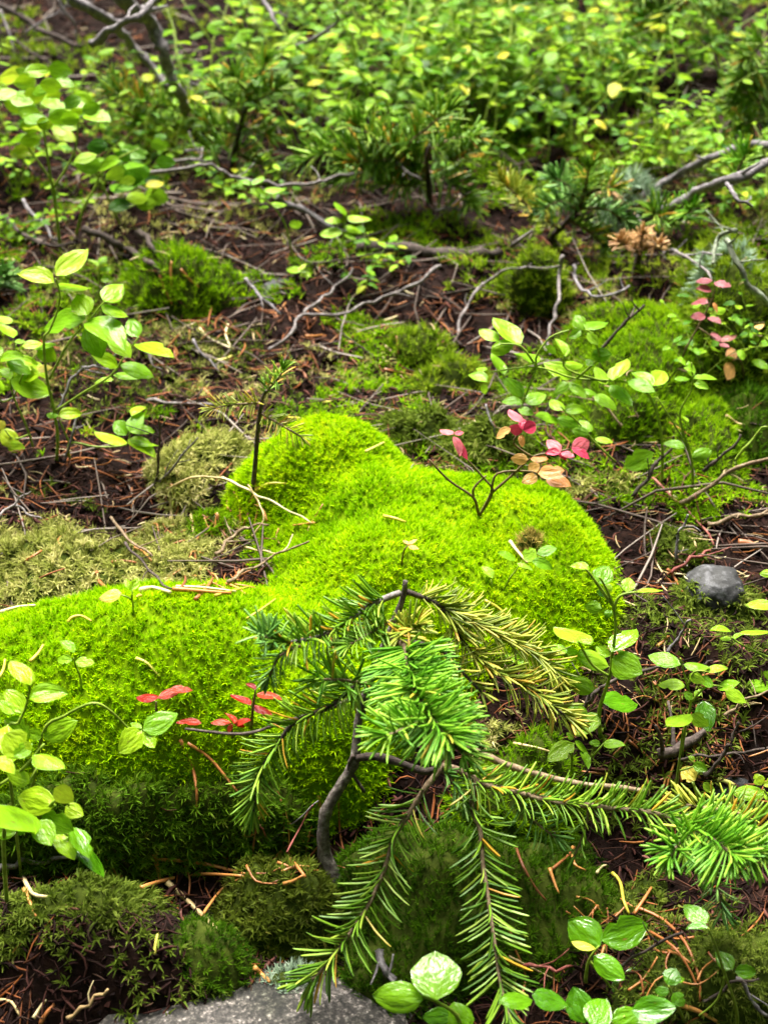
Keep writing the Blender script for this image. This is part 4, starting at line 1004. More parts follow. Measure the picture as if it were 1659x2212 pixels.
plant(BB, "upright wet blueberry with pale round leaves against the steep flank of the cushion", CB, (940, 1120),
      [[(930,1000),(975,850),(985,760),(1000,640),(985,530),(950,450),(930,420)], [(990,560),(1020,500),(1090,485)], [(975,850),(900,800),(840,700)], [(985,540),(900,420),(870,385)]],
      [((885,388),(803,368),.4),((925,445),(970,372),1.0),((940,555),(866,545),.75),((950,585),(988,570),.8),((985,480),(950,450),.7),((1048,485),(1060,420),.9),((1090,485),(1197,485),.16),((985,745),(1082,632),.58,Dp),((975,762),(918,722),.6),((890,705),(740,635),.34),((895,712),(842,650),.65),((972,805),(842,738),.5),((985,775),(1108,835),.85),((1010,742),(1108,758),.32),((940,962),(1098,955),.55,Dp),((905,912),(795,862),.65),((930,1012),(832,1108),.55),((790,745),(720,715),.5),((840,745),(760,740),.4),((960,500),(920,480),.6,Dp),((880,1010),(800,985),.6,Dp)],
      Gr, 6, r0=.0014)
plant(BB, "low fresh blueberry with a folded leaf beside the red needle litter", CB, (815, 200),
      [[(812,120),(820,60)], [(900,120),(950,60)]], [((820,62),(712,125),.6),((825,50),(885,105),.35),((850,95),(885,165),.4),((815,45),(790,15),.6),((935,62),(888,58),.6),((945,62),(1038,63),.42)], Gr, 8)
plant(BB, "pale thin leaved blueberry sprout on top of the lime cushion", CB, (508, 478), [[(540,430),(570,390),(595,350)], [(470,480),(462,430)]],
      [((605,345),(655,298),.9),((660,320),(738,283),.5),((640,350),(728,375),.5),((572,348),(498,308),.3),((470,425),(422,372),.5),((575,360),(640,385),.3),((465,470),(478,455),.9)], Gr, 6, r0=.0007)
plant(BB, "glossy leaf pair half hidden by the yellowing fir branch", CB, (560, 700), [[(560,650),(530,610)]], [((530,612),(440,598),.5),((640,655),(690,600),.6),((600,800),(520,720),.5)], Gr, 6, r0=.0007)
plant(BB, "green blueberry with spreading leaves over the red needle litter", CB, (1285, 1200),
      [[(1300,1080),(1325,960),(1300,850),(1280,770)], [(1325,960),(1400,890),(1480,900)], [(1310,900),(1340,830),(1400,830)]],
      [((1282,800),(1152,742),.45),((1295,800),(1405,795),.36),((1300,892),(1190,878),.42),((1320,840),(1385,875),.6),((1398,832),(1480,803),.38),((1330,950),(1300,915),.7),((1340,935),(1372,905),.6),((1440,902),(1535,880),.42),((1475,908),(1563,960),.5),((1322,1012),(1228,1032),.42),((1325,1015),(1402,1062),.65),((1380,955),(1400,1085),.62,Dp),((1420,895),(1360,850),.5)],
      Gr, 6)
plant(BB, "blueberry stem reaching in over black soil with slim pale leaves", CB, (1740, 950), [[(1700,800),(1620,750),(1540,710),(1500,680)]],
      [((1500,655),(1418,638),.28),((1500,688),(1453,685),.4),((1535,662),(1690,650),.15),((1690,545),(1568,548),.35),((1690,400),(1625,400),.5),((1570,890),(1690,870),.5),((1690,860),(1640,830),.6),((1510,690),(1560,660),.3)], Gr, 6)
plant(BB, "deep green wet blueberry with two broad leaves above orange arcs", CB, (862, 1200), [[(872,1080),(885,1000),(928,938)], [(885,1000),(960,1090),(1010,1180)]],
      [((935,935),(800,828),.78),((940,915),(1138,842),.62),((905,982),(1028,1075),.58),((1000,1185),(1108,1030),.62),((915,950),(820,905),.3,Yw)], Dp, 8, r0=.0013, y=.545)
plant(BB, "low cluster of wet rounded leaves below the two broad leaves", CB, (960, 1320), [[(960,1290),(940,1260)], [(960,1290),(1040,1240)]],
      [((870,1270),(820,1125),.72),((890,1280),(960,1165),.85),((1070,1220),(1255,1205),.55),((985,1262),(1115,1230),.62),((1050,1250),(1180,1290),.5)], Dp, 8, y=.50)
plant(BB, "big round glossy wet leaves beside the granite stone", CB, (350, 1330), [[(330,1272),(240,1185),(150,1150)]],
      [((228,1170),(218,958),.95),((168,1168),(-40,1150),.60),((290,1245),(170,1245),.6),((300,1180),(345,1320),.8),((640,1150),(792,1192),.5),((500,1180),(640,1150),.5)], Dp, 8, r0=.0015, y=.495)
plant(BB, "trailing thin stemmed blueberry with sparse leaves over dark litter", CB, (1530, 1290), [[(1520,1200),(1470,1050),(1430,930),(1400,860)], [(1475,1060),(1440,1170),(1360,1240)]],
      [((1395,838),(1298,760),.55),((1402,860),(1308,858),.3),((1510,1035),(1432,965),.6),((1515,1045),(1608,1050),.58)], Dp, 8)
plant(BB, "small crinkled blueberry shoot beside the orange needle arcs", CB, (1310, 1260), [[(1250,1160),(1230,1110)]],
      [((1225,1105),(1262,1035),.9),((1232,1135),(1168,1130),.6),((1250,1140),(1292,1195),.8),((1255,1090),(1298,1075),.6)], Dp, 8)
plant(BB, "blueberry shoot with one yellow leaf beside the lichen grey stone", CB, (1265, 290), [[(1268,200),(1280,100),(1290,0)], [(1275,180),(1340,160)]],
      [((1345,222),(1288,165),.85,Yw),((1335,150),(1392,175),.7),((1345,132),(1315,118),.6),((1380,230),(1425,275),.6)], Gr, 8)
plant(BB, "lime leaved blueberry tip above the bushy fir shoot", CB, (1690, 400), [[(1680,330),(1640,260)]],
      [((1632,242),(1605,195),.85),((1645,268),(1518,262),.45),((1640,280),(1700,310),.5),((1640,245),(1690,215),.6)], Lm, 8)
RP, RC = 'blueberry_sprout', 'sprout'
plant(RP, "dark red sprout with two spread leaves on the cushion front", RC, (672, 1030), [[(675,960)]], [((690,940),(592,925),.35),((685,945),(770,890),.42),((730,908),(828,900),.32)], 'leaf_maroon', 5, stem_mat='stem_brown')
plant(RP, "tallest dark red sprout near the fir branch with rusty leaves", RC, (1085, 1060), [[(1092,1000),(1105,900)]], [((1105,908),(1062,878),.42),((1110,925),(1220,942),.3),((1095,975),(1175,1002),.38),((1085,972),(1000,938),.28)], 'leaf_maroon', 5, stem_mat='stem_brown')
plant(RP, "low dark red sprout with ragged leaves in front of the dead twig", RC, (1000, 1100), [[(1003,1060)]], [((1010,1055),(975,1003),.42),((1015,1055),(1078,1035),.42),((1000,1050),(915,1045),.28),((1003,1055),(985,1090),.55),((870,1052),(768,1038),.28),((1020,1060),(1060,1070),.4)], 'leaf_maroon', 5, stem_mat='stem_brown')
plant(RP, "yellow sprout with a curled leaf at the rim of the cushion", RC, (572, 560), [[(570,520),(520,495)], [(570,520),(572,480)]], [((525,490),(430,512),.5,Yw),((565,475),(600,425),.6,Lm),((560,475),(552,425),.5,Lm)], Lm, 5, r0=.0008)
plant(RP, "tiny orange sprout on the middle of the lime cushion", RC, (75, 352), [[(85,310),(102,283)]], [((105,285),(150,297),.42),((105,280),(85,258),.5),((108,278),(142,252),.4)], Og, 6, stem_mat='stem_brown', r0=.0008)

# leafy bush behind, leaves spread through a rounded volume
def px_bush(label, base, stems, cen, rad, n, matk, c, seed, depth=.07):
    rr = random.Random(seed)
    leaves = []
    for i in range(n):
        while True:
            u, v = rr.uniform(-1, 1), rr.uniform(-1, 1)
            if u * u + v * v < 1: break
        bx, by = cen[0] + u * rad[0], cen[1] + v * rad[1]
        a = rr.choice((0, math.pi)) + rr.uniform(-.7, .7); l = rr.uniform(70, 115)
        leaves.append(((bx, by), (bx + l * math.cos(a), by + l * math.sin(a) * .6), rr.uniform(.4, .75)))
    return plant(BB, label, CB, base, stems, leaves, matk, c, depth=depth, r0=.0018)
px_bush("broad lime blueberry bush on bare green stalks at the thicket edge", (262, 1085), [[(240,900),(230,800),(160,690),(100,600)], [(232,810),(320,660),(340,500)], [(240,900),(200,640),(180,480)]], (180, 470), (190, 180), 46, 'leaf_lime', 1, 5)
px_bush("blueberry on forked green stalks beside the broad bush", (320, 1030), [[(360,900),(425,760),(330,640)], [(425,760),(500,690),(600,640)]], (560, 690), (150, 90), 16, 'leaf_far', 1, 6)
px_bush("small blueberry below the pale wavy twig", (520, 960), [[(480,880),(430,770)], [(500,920),(590,880)]], (620, 830), (100, 80), 12, 'leaf_far', 1, 8, .04)

# ------------------------------------------------------------------ the blueberry thicket: prototypes, then copies
def thicket_proto(seed, h):
    rr = random.Random(seed)
    stems, leaves = [], []
    ns = rr.randint(3, 4)
    for s in range(ns):
        az = s * 6.283 / ns + rr.uniform(-.5, .5)
        pts = [Vector((0, 0, -.004))]
        d = Vector((math.cos(az) * .35, math.sin(az) * .35, 1)).normalized()
        seg = h / 5
        for k in range(5):
            pts.append(pts[-1] + d * seg * rr.uniform(.8, 1.15))
            d = (d + Vector((rr.uniform(-.3, .3) + math.cos(az) * .14, rr.uniform(-.3, .3) + math.sin(az) * .14, rr.uniform(-.12, .02)))).normalized()
        stems.append(pts)
        P = smooth_line(pts, 3)
        m = rr.randint(5, 7)
        for j in range(m):
            i = int((.35 + .65 * j / (m - 1)) * (len(P) - 1))
            ang = az + (1 if j % 2 else -1) * rr.uniform(.7, 1.5) if j < m - 1 else az
            a = Vector((math.cos(ang), math.sin(ang), rr.uniform(-.3, .25)))
            n = Vector((rr.gauss(0, .24), rr.gauss(0, .24) + .02, 1))
            leaves.append((P[i], a, n, rr.uniform(.014, .031), rr.uniform(.48, .68)))
    return stems, leaves
PROTO = []
for i in range(7):
    st, lv = thicket_proto(50 + i, (.10, .13, .16, .12, .18, .14, .11)[i])
    Vall, Qall, Tall, off = [], [], [], 0
    for p in st:
        P = smooth_line(p, 3); n = len(P)
        V, F = tube(P, [.0014 - .0009 * k / (n - 1) for k in range(n)], 4)
        Vall.append(V); Qall.append(F[0] + off); Tall.append(F[1] + off); off += len(V)
    sm = mesh_np('stem', np.concatenate(Vall), [np.concatenate(Qall), np.concatenate(Tall)], M['stem_green'])
    PROTO.append((sm, lv))

def thicket_plant(p, rot, sc, pi, label, group, matk='leaf_far', seed=0):
    rr = random.Random(seed)
    root = link(BB, None, loc=p, label=label, cat=CB, group=group)
    sm, lv = PROTO[pi]
    R = Matrix.Rotation(rot, 3, 'Z')
    s = link('stem', sm, root); s.rotation_euler = (0, 0, rot); s.scale = (sc, sc, sc)
    for (b, a, n, L, w) in lv:
        o = bpy.data.objects.new('leaf', leaf_data(rr.randrange(NLEAF), matk))
        COL.objects.link(o); o.parent = root
        k = min(.86, max(.42, sc * .82)); set_basis(o, R @ (b * sc), R @ a, R @ n, L * k, L * w * k, L * .8 * k)

# where the thicket stands, as foot regions seen in the photograph: centre, radii, count, scale
ZONES = [((800, 50), (400, 75), 42, 1.0, "thicket between the dead branches and the hazy fir top"), ((1150, 120), (420, 85), 49, 1.0, "thicket under the hazy fir top"),
         ((720, 190), (300, 60), 26, .95, "thicket around the upright dark fir sapling"), ((1120, 235), (330, 70), 35, .9, "thicket behind the spreading fir"),
         ((1450, 90), (200, 80), 21, .9, "thicket beside the dark hanging fir boughs"), ((1330, 300), (160, 55), 16, .8, "thicket edge above the slanting grey branches"),
         ((650, 285), (180, 40), 9, .8, "thicket edge above the long pale wavy twig"), ((80, 200), (130, 60), 3, .8, "brown litter behind the broad lime bush"),
         ((1560, 330), (120, 60), 9, .8, "moss beside the slanting grey branches"), 
         ((250, 330), (120, 50), 5, .75, "shade under the low pale stemmed fir bough"), ((1150, -60), (560, 40), 29, 1.1, "far rim of the thicket"), ((1590, 440), (70, 50), 5, .6, "moss beside the lichen covered branch"),
         ((900, 330), (150, 40), 6, .7, "shade of the spreading fir"), ((430, 250), (120, 50), 6, .8, "gap beside the thick dead branch"), ((90, 330), (110, 50), 4, .8, "litter beside the broad lime bush"),
         ((330, 285), (170, 55), 9, .62, "shade between the dead branch and the wavy twig"), ((560, 385), (220, 35), 6, .45, "litter below the long pale wavy twig"), ((1250, 400), (120, 40), 5, .5, "moss behind the crooked stemmed fir"),
         ((160, 480), (170, 50), 6, .42, "dark litter behind the tall lime blueberry"), ((700, 540), (260, 50), 5, .36, "litter around the forked pale twig"), ((1580, 740), (80, 80), 5, .42, "moss beyond the pink leaved shoot")]
rz = random.Random(99)
cnt = 0
for (cx, cy), (rx, ry), n, sc, where in ZONES:
    for i in range(n):
        while True:
            u, v = rz.uniform(-1, 1), rz.uniform(-1, 1)
            if u * u + v * v < 1: break
        if vnoise(np.array([(cx + u * rx) / 90]), np.array([(cy + v * ry) / 55]), 12)[0] < .30: continue
        p = hit(cx + u * rx, cy + 55 + v * ry)
        thicket_plant(p, rz.uniform(0, 6.28), sc * rz.choice((.65, .85, 1.0, 1.1, 1.3)) * rz.uniform(.9, 1.1), rz.randrange(7),
                      "bright green blueberry plant in the " + where, "blueberries in the " + where, seed=cnt)
        cnt += 1

# ------------------------------------------------------------------ fir boughs
def needle_mesh():
    V, F = [], []
    prof = [(0, .35), (.12, .8), (.5, 1.0), (.85, .85), (.97, .5)]
    for i, (t, w) in enumerate(prof):
        zc = .10 * math.sin(t * 2.2) 
        for (a, b) in ((-.5, 0), (0, .22), (.5, 0), (0, -.26)):
            V.append((t, a * w, zc + b * w * .09))
    V.append((1.0, 0, .08))
    for i in range(len(prof) - 1):
        for k in range(4):
            k2 = (k + 1) % 4
            F.append((i * 4 + k, (i + 1) * 4 + k, (i + 1) * 4 + k2, i * 4 + k2))
    e = (len(prof) - 1) * 4
    T = [(e + k, e + 4, e + (k + 1) % 4) for k in range(4)]
    V = np.array(V); V[:, 1] *= 1.0
    return V, np.array(F), np.array(T)
NV, NQ, NT = needle_mesh()
_nd = {}
def needle_data(mk):
    if mk not in _nd: _nd[mk] = mesh_np('needle', NV, [NQ, NT], M['needle_' + mk])
    return _nd[mk]

def needle_set(P, mode, length, spacing, rr, dens=1.0, start=.05, tuft=True, ang=None):
    """basis list (pos, dir, normal, length) along a polyline"""
    out = []
    seg = [0]
    for i in range(1, len(P)): seg.append(seg[-1] + (P[i] - P[i - 1]).length)
    tot = seg[-1]; s = start * tot; k = 0
    while s <= tot:
        i = max(j for j in range(len(seg)) if seg[j] <= s + 1e-9); i = min(i, len(P) - 2)
        f = (s - seg[i]) / max(1e-9, seg[i + 1] - seg[i])
        p = P[i].lerp(P[i + 1], f); t = (P[i + 1] - P[i]).normalized()
        side = t.cross(Vector((0, 0, 1)))
        if side.length < .15: side = t.cross(Vector((0, 1, 0)))
        side.normalize(); up = side.cross(t)
        u = s / tot
        al = (ang or 1.12) - .75 * max(0, u - .82) / .18 + rr.gauss(0, .12)
        if mode == 'flat':
            # two rows seen from the side of the light: side vector kept near the viewer's plane
            view = Vector((0, .72, -.69))
            sd = t.cross(view).normalized(); fr = sd.cross(t)
            ph = (0 if k % 2 else math.pi) + rr.gauss(0, .42)
            rad = sd * math.cos(ph) + fr * math.sin(ph)
            if rr.random() < .14: rad = (rad * .4 - view * .8 + up * .3).normalized()
        else:
            ph = rr.uniform(-.9, math.pi + .9)
            rad = side * math.cos(ph) + up * math.sin(ph)
        d = (t * math.cos(al) + rad * math.sin(al)).normalized()
        L = length * rr.uniform(.78, 1.12) * (.75 + .25 * min(1, (1 - u) / .12)) * (.8 + .2 * min(1, u / .1))
        n = (t * .9 + up * .5 + Vector((rr.gauss(0, .25), rr.gauss(0, .25), rr.gauss(0, .25))))
        out.append((p, d, n, L))
        s += spacing / dens * rr.uniform(.6, 1.4); k += 1
    if tuft:
        t = (P[-1] - P[-2]).normalized()
        for q in range(7 if mode == 'flat' else 12):
            d = (t + Vector((rr.gauss(0, .4), rr.gauss(0, .4), rr.gauss(0, .4)))).normalized()
            out.append((P[-1], d, Vector((rr.gauss(0, .3), rr.gauss(0, .3), 1)), length * rr.uniform(.6, .9)))
    return out

def needles_join(lst, org, width, rr):
    Vs, rn = [], []
    for (p, d, n, L) in lst:
        a = d; w = n.cross(a).normalized(); n2 = a.cross(w)
        B = np.array([[a.x * L, w.x * width, n2.x * L], [a.y * L, w.y * width, n2.y * L], [a.z * L, w.z * width, n2.z * L]])
        Vs.append(NV @ B.T + np.array(p - org)); rn.append(np.full(len(NV), rr.random()))
    k = len(lst); b = np.arange(k)[:, None, None] * len(NV)
    return np.concatenate(Vs), [(b + NQ[None]).reshape(-1, 4), (b + NT[None]).reshape(-1, 3)], np.concatenate(rn)

SINGLES = [0]
def bough(root, org, P3, r0, r1, bark, mode, mk, length, spacing, seed, single=False, width=.0017, start=.05, tuft=True, dens=2.1, name='branch', ang=None):
    rr = random.Random(seed)
    P = smooth_line(P3, 4)
    br = tube_obj(name, P3, r0, r1, M[bark], root, org, sides=6, wob=.25)
    if mk is None: return br
    lst = needle_set(P, mode, length, spacing, rr, dens, start, tuft, ang)
    if single:
        rest = []
        for q, (p, d, n, L) in enumerate(lst):
            if SINGLES[0] >= 300 or q >= 110: rest.append(lst[q]); continue
            SINGLES[0] += 1
            o = bpy.data.objects.new('needle', needle_data(mk)); COL.objects.link(o); o.parent = br
            set_basis(o, p - org, d, n, L, width * rr.uniform(.85, 1.2), L)
        lst = rest
    if lst:
        V, F, rn = needles_join(lst, org, width, rr)
        link('needles', mesh_np('needles', V, F, M['needles_' + mk], rnd=rn), br, kind='stuff')
    return br

def P3(pts, clear=.006):
    """pixels with a distance: (px, py, y), kept in front of the surface they pass"""
    out = []
    for px, py, y in pts:
        h = hit(px, py, lift=.004)
        out.append(at_y(px, py, min(y, h.y - clear * .5)))
    return out

# the foreground fir sapling
foot = hit(739, 1908)
sap = link('fir_sapling', None, loc=foot, label="young fir with a bent grey trunk and drooping needle fronds before the lime cushion", cat='fir sapling')
tr = P3([(701,1845,.618),(704,1757,.625),(743,1687,.632),(767,1639,.638),(774,1560,.648),(800,1470,.655),(840,1370,.662),(868,1300,.668),(876,1255,.670)])
tube_obj('trunk', [foot - Vector((0, 0, .005))] + tr, .0044, .0014, M['bark_trunk'], sap, foot, sides=8, wob=.25)
bough(sap, foot, P3([(767,1639,.638),(802,1635,.632),(848,1643,.627),(918,1667,.622),(956,1656,.618)]), .0026, .0022, 'bark_dark', None, None, 0, 0, 1)
B2 = P3([(956,1656,.618),(914,1709,.608),(886,1754,.60),(851,1810,.590),(834,1870,.580),(806,1936,.568),(778,1985,.558),(739,2041,.545),(701,2090,.535),(673,2118,.528)])
bough(sap, foot, B2, .0019, .0009, 'bark_brown', 'flat', 'frond', .0235, .0026, 2, True, start=.12, width=.0021)
B3 = P3([(1000,1672,.614),(1027,1686,.610),(1019,1746,.602),(1037,1796,.592),(1044,1876,.576),(1054,1936,.562),(1062,1996,.548),(1074,2076,.530),(1084,2141,.515),(1102,2205,.500)])
bough(sap, foot, B3, .0019, .0009, 'bark_brown', 'flat', 'frond', .0225, .0026, 3, True, start=.08, width=.0021)
B4 = P3([(956,1656,.618),(995,1666,.614),(1040,1693,.610),(1110,1711,.605),(1190,1731,.60),(1270,1741,.595),(1335,1748,.59),(1405,1756,.584),(1475,1776,.576)])
bough(sap, foot, B4, .0022, .0014, 'bark_brown', 'brush', 'frond', .019, .0013, 4, False, start=.08, tuft=False)
bough(sap, foot, P3([(1465,1772,.577),(1510,1796,.566),(1550,1822,.552),(1585,1850,.540)]), .0014, .0010, 'bark_brown', 'flat', 'bright', .0245, .0006, 5, False, width=.0016, ang=1.25)
bough(sap, foot, P3([(1475,1776,.577),(1560,1778,.570),(1620,1790,.563),(1680,1810,.555)]), .0012, .0008, 'bark_brown', 'flat', 'frond', .021, .0013, 52)
bough(sap, foot, P3([(1550,1822,.552),(1600,1830,.545),(1650,1850,.538)]), .0010, .0008, 'bark_brown', 'flat', 'bright', .021, .0009, 53, ang=.95)
bough(sap, foot, P3([(1500,1790,.568),(1470,1820,.556),(1448,1850,.545)]), .0010, .0008, 'bark_brown', 'brush', 'bright', .019, .0011, 51, False, width=.0017, ang=1.1)
bough(sap, foot, P3([(1530,1860,.57),(1545,1901,.565),(1560,1965,.555)]), .0010, .0007, 'bark_brown', 'flat', 'blue', .015, .0022, 6)
bough(sap, foot, P3([(1640,1790,.60),(1600,1760,.598),(1480,1740,.596)]), .0012, .0008, 'bark_brown', 'brush', 'olive', .018, .0022, 61)
bough(sap, foot, P3([(985,1600,.628),(1045,1631,.622),(1110,1658,.616),(1190,1681,.612),(1270,1696,.608),(1330,1701,.604),(1400,1711,.60)]), .0021, .0014, 'bark_brown', None, None, 0, 0, 7)
bough(sap, foot, P3([(1110,1711,.606),(1150,1770,.600),(1200,1810,.594)]), .0009, .0006, 'bark_brown', 'flat', 'blue', .015, .0022, 8)
bough(sap, foot, P3([(1270,1741,.595),(1265,1790,.590),(1240,1850,.585)]), .0008, .0005, 'bark_brown', 'flat', 'frond', .014, .004, 81)
bough(sap, foot, P3([(950,1660,.617),(985,1700,.610),(1000,1730,.606)]), .0009, .0006, 'bark_brown', 'brush', 'blue', .016, .002, 82)
bough(sap, foot, P3([(764,1632,.636),(753,1656,.634),(767,1681,.632),(788,1712,.628)]), .0014, .0009, 'bark_dark', None, None, 0, 0, 9)
# upper whorl
bough(sap, foot, P3([(865,1280,.668),(806,1305,.660),(764,1333,.652),(708,1368,.642),(662,1382,.632),(613,1389,.622)]), .0018, .0010, 'bark_pale', 'brush', 'frond', .0205, .0008, 10, start=.12)
bough(sap, foot, P3([(650,1395,.632),(615,1410,.628),(599,1424,.625),(582,1462,.620)]), .0010, .0007, 'bark_brown', 'flat', 'blue', .013, .0018, 11)
bough(sap, foot, P3([(620,1392,.626),(585,1382,.620),(565,1372,.616)]), .0010, .0006, 'bark_brown', 'brush', 'blue', .017, .0010, 12)
bough(sap, foot, P3([(848,1340,.660),(810,1362,.648),(757,1392,.635)]), .0012, .0008, 'bark_brown', 'brush', 'frond', .018, .0012, 13)
bough(sap, foot, P3([(840,1370,.660),(865,1372,.650),(900,1355,.640)]), .0012, .0008, 'bark_brown', 'brush', 'olive', .017, .0012, 14)
bough(sap, foot, P3([(880,1279,.669),(928,1297,.672),(1021,1345,.676),(1108,1390,.680),(1169,1423,.680),(1208,1477,.676)]), .0017, .0009, 'bark_dark', 'brush', 'olive', .0190, .0009, 15, start=.06)
bough(sap, foot, P3([(955,1315,.672),(974,1336,.671),(998,1384,.668),(1045,1435,.664),(1100,1467,.662),(1147,1491,.660),(1195,1528,.656),(1232,1555,.652)]), .0014, .0008, 'bark_dark', 'brush', 'olive', .0185, .0010, 16, start=.06)
bough(sap, foot, P3([(850,1392,.658),(889,1387,.658),(950,1404,.656),(985,1438,.652),(1039,1495,.646)]), .0016, .0008, 'bark_dark', 'flat', 'olive', .014, .0030, 17, start=.35)
# the bright shoot that reaches out toward the viewer
bough(sap, foot, P3([(845,1380,.655),(872,1396,.640),(886,1452,.618),(900,1501,.598),(932,1550,.578),(965,1592,.560)]), .0016, .0011, 'bark_brown', 'flat', 'bright', .0285, .00050, 18, True, width=.0015, start=.18, ang=1.2)
bough(sap, foot, P3([(932,1550,.578),(880,1572,.568),(835,1590,.560)]), .0011, .0008, 'bark_brown', 'brush', 'bright', .021, .0012, 19, width=.0017)
bough(sap, foot, P3([(930,1545,.58),(975,1600,.568),(1000,1630,.560)]), .0010, .0008, 'bark_brown', 'brush', 'bright', .021, .0012, 191, width=.0017)
B1 = P3([(800,1470,.650),(767,1480,.642),(725,1518,.632),(673,1543,.626),(627,1570,.622),(596,1613,.618),(567,1658,.614),(557,1698,.612),(547,1752,.608)])
bough(sap, foot, B1, .0016, .0009, 'bark_dark', 'flat', 'frond', .0200, .0014, 20, start=.06)
bough(sap, foot, P3([(800,1480,.648),(740,1470,.630),(690,1468,.618)]), .0011, .0008, 'bark_brown', 'brush', 'bright', .021, .0020, 201)
bough(sap, foot, P3([(780,1500,.648),(700,1535,.640),(613,1560,.632),(550,1582,.628),(498,1586,.626),(400,1575,.628)]), .0013, .0007, 'bark_dark', None, None, 0, 0, 21)

# slender fir seedling on the cushion edge
sb = hit(545, 1062)
sd_ = link('fir_seedling', None, loc=sb, label="slender fir seedling with a thin bare stem and needle crown", cat='fir seedling')
yb = sb.y
def sy(p, dy=0): return at_y(*cp(3, p), yb + dy)
tube_obj('stem', [sb - Vector((0, 0, .004)), sy((1105,980)), sy((1115,850)), sy((1130,740)), sy((1150,690))], .0019, .0012, M['bark_dark'], sd_, sb, sides=6)
bough(sd_, sb, [sy((1140,715)), sy((1165,680)), sy((1200,640),-.004), sy((1225,605),-.006)], .0011, .0006, 'bark_brown', 'brush', 'frond', .014, .0013, 31, width=.0013)
bough(sd_, sb, [sy((1128,745)), sy((1060,748),-.01), sy((985,755),-.015), sy((920,770),-.02)], .0010, .0006, 'bark_brown', 'flat', 'olive', .012, .0015, 32, width=.0012)
bough(sd_, sb, [sy((1125,790)), sy((1180,820),-.01), sy((1240,855),-.018), sy((1300,890),-.024)], .0010, .0006, 'bark_brown', 'flat', 'olive', .013, .0017, 33, width=.0012)

# firs behind
def far_fir(label, base, trunk, boughs, c, seed, mk='blue', lean=0.0, name='fir_sapling', y=None, L=.020):
    f = hit(*cp(c, base))
    if y is not None: f = at_y(*cp(c, base), y); f.z = float(surface(np.array([f.x]), np.array([f.y]))[0])
    root = link(name, None, loc=f, label=label, cat='fir sapling')
    if trunk:
        tube_obj('trunk', [f - Vector((0, 0, .005))] + [at_y(*cp(c, p), f.y + lean * i) for i, p in enumerate(trunk)], .0045, .0018, M['bark_dark'], root, f, sides=6)
    for i, b in enumerate(boughs):
        m_ = b[1] if len(b) > 1 else mk
        bough(root, f, [at_y(*cp(c, p), f.y - .012 * k) for k, p in enumerate(b[0])], .0020, .0009, 'bark_brown', 'brush', m_, L * 1.3, .0014, seed * 10 + i, width=.0024)
    return root
far_fir("upright dark green fir sapling in the thicket beside the dead branches", (1000, 720), [(1020,620),(1050,500),(1095,400),(1130,330)],
        [([(1095,400),(1120,330),(1150,270)],), ([(1060,470),(1130,420),(1200,380)],), ([(1050,500),(980,420),(940,390)],), ([(1040,540),(1100,560),(1160,580)],), ([(1080,440),(1040,360),(1010,330)],), ([(1030,590),(960,560),(900,540)],),
         ([(1010,650),(1080,690),(1150,720)],), ([(1010,640),(930,640),(880,680)],)], 1, 41, 'frond')
far_fir("low fir bough with pale stem reaching over the broad blueberry bush", (870, 640), None, [([(900,530),(800,490),(700,460),(600,430),(480,400)], 'frond'), ([(700,460),(650,500),(600,520)], 'frond'), ([(620,435),(560,400),(500,360)], 'frond')], 1, 42)
far_fir("fir sapling with spreading boughs over the clearing edge", (200, 900), [(190,760),(185,690),(200,620)],
        [([(190,720),(100,640),(200,540),(280,480)],), ([(190,740),(60,700),(-40,690),(-160,700)],), ([(190,740),(280,780),(340,830),(370,870)],), ([(190,740),(50,640),(-60,580),(-120,540)],), ([(195,650),(290,600),(370,590)],), ([(190,760),(120,800),(20,790)],), ([(200,640),(300,690),(380,640)],), ([(190,740),(-100,640),(-260,660),(-340,690)],), ([(190,760),(-60,740),(-180,770)],)], 2, 43, 'frond', L=.023)
far_fir("fir sapling with a crooked dark stem beside the moss hummock", (790, 1090), [(725,1030),(760,985),(850,880),(870,790)],
        [([(850,880),(870,800),(885,730)], 'frond'), ([(760,985),(660,920),(590,860),(510,780)], 'olive'), ([(840,900),(950,900),(1040,950)],), ([(830,900),(760,870),(690,900)],), ([(800,950),(890,1000),(950,1070)], 'frond'), ([(860,850),(940,810),(1000,810)], 'frond'), ([(840,890),(790,800),(740,770)],)], 2, 44, 'blue', L=.017)
far_fir("dry tan fir tuft with dead needles on a bent twig", (1080, 1200), [(1100,1110),(1110,1060)],
        [([(1110,1080),(1110,1040),(1120,1010)], 'dead'), ([(1105,1090),(1050,1060),(1020,1050)], 'dead'), ([(1110,1080),(1160,1060),(1190,1060)], 'dead')], 2, 45, 'dead', L=.012)
far_fir("rusty orange dead fir tuft below the grey slanting branches", (1000, 960), None, [([(990,860),(1050,880),(1120,900)], 'dead'), ([(1000,850),(985,830),(970,820)], 'dead')], 2, 46, 'dead', L=.013)
far_fir("dark fir boughs hanging at the shaded thicket corner", (1640, 640), [(1650,500),(1655,300),(1660,150)],
        [([(1660,260),(1600,290),(1540,340)],), ([(1660,330),(1590,370),(1530,390)],), ([(1660,420),(1580,440),(1500,450)],), ([(1660,480),(1600,520),(1540,540)],), ([(1660,180),(1620,200),(1570,250)],), ([(1690,300),(1640,360),(1590,420)],)], 2, 47, 'frond', L=.024)
far_fir("small fir shoot with stiff bright tufts beside the lower grey branch", (1290, 1010), None, [([(1240,970),(1300,930),(1330,900)], 'bright'), ([(1260,960),(1200,940),(1170,920)], 'frond'), ([(1520,760),(1540,710),(1560,670)], 'bright')], 2, 48, L=.02)
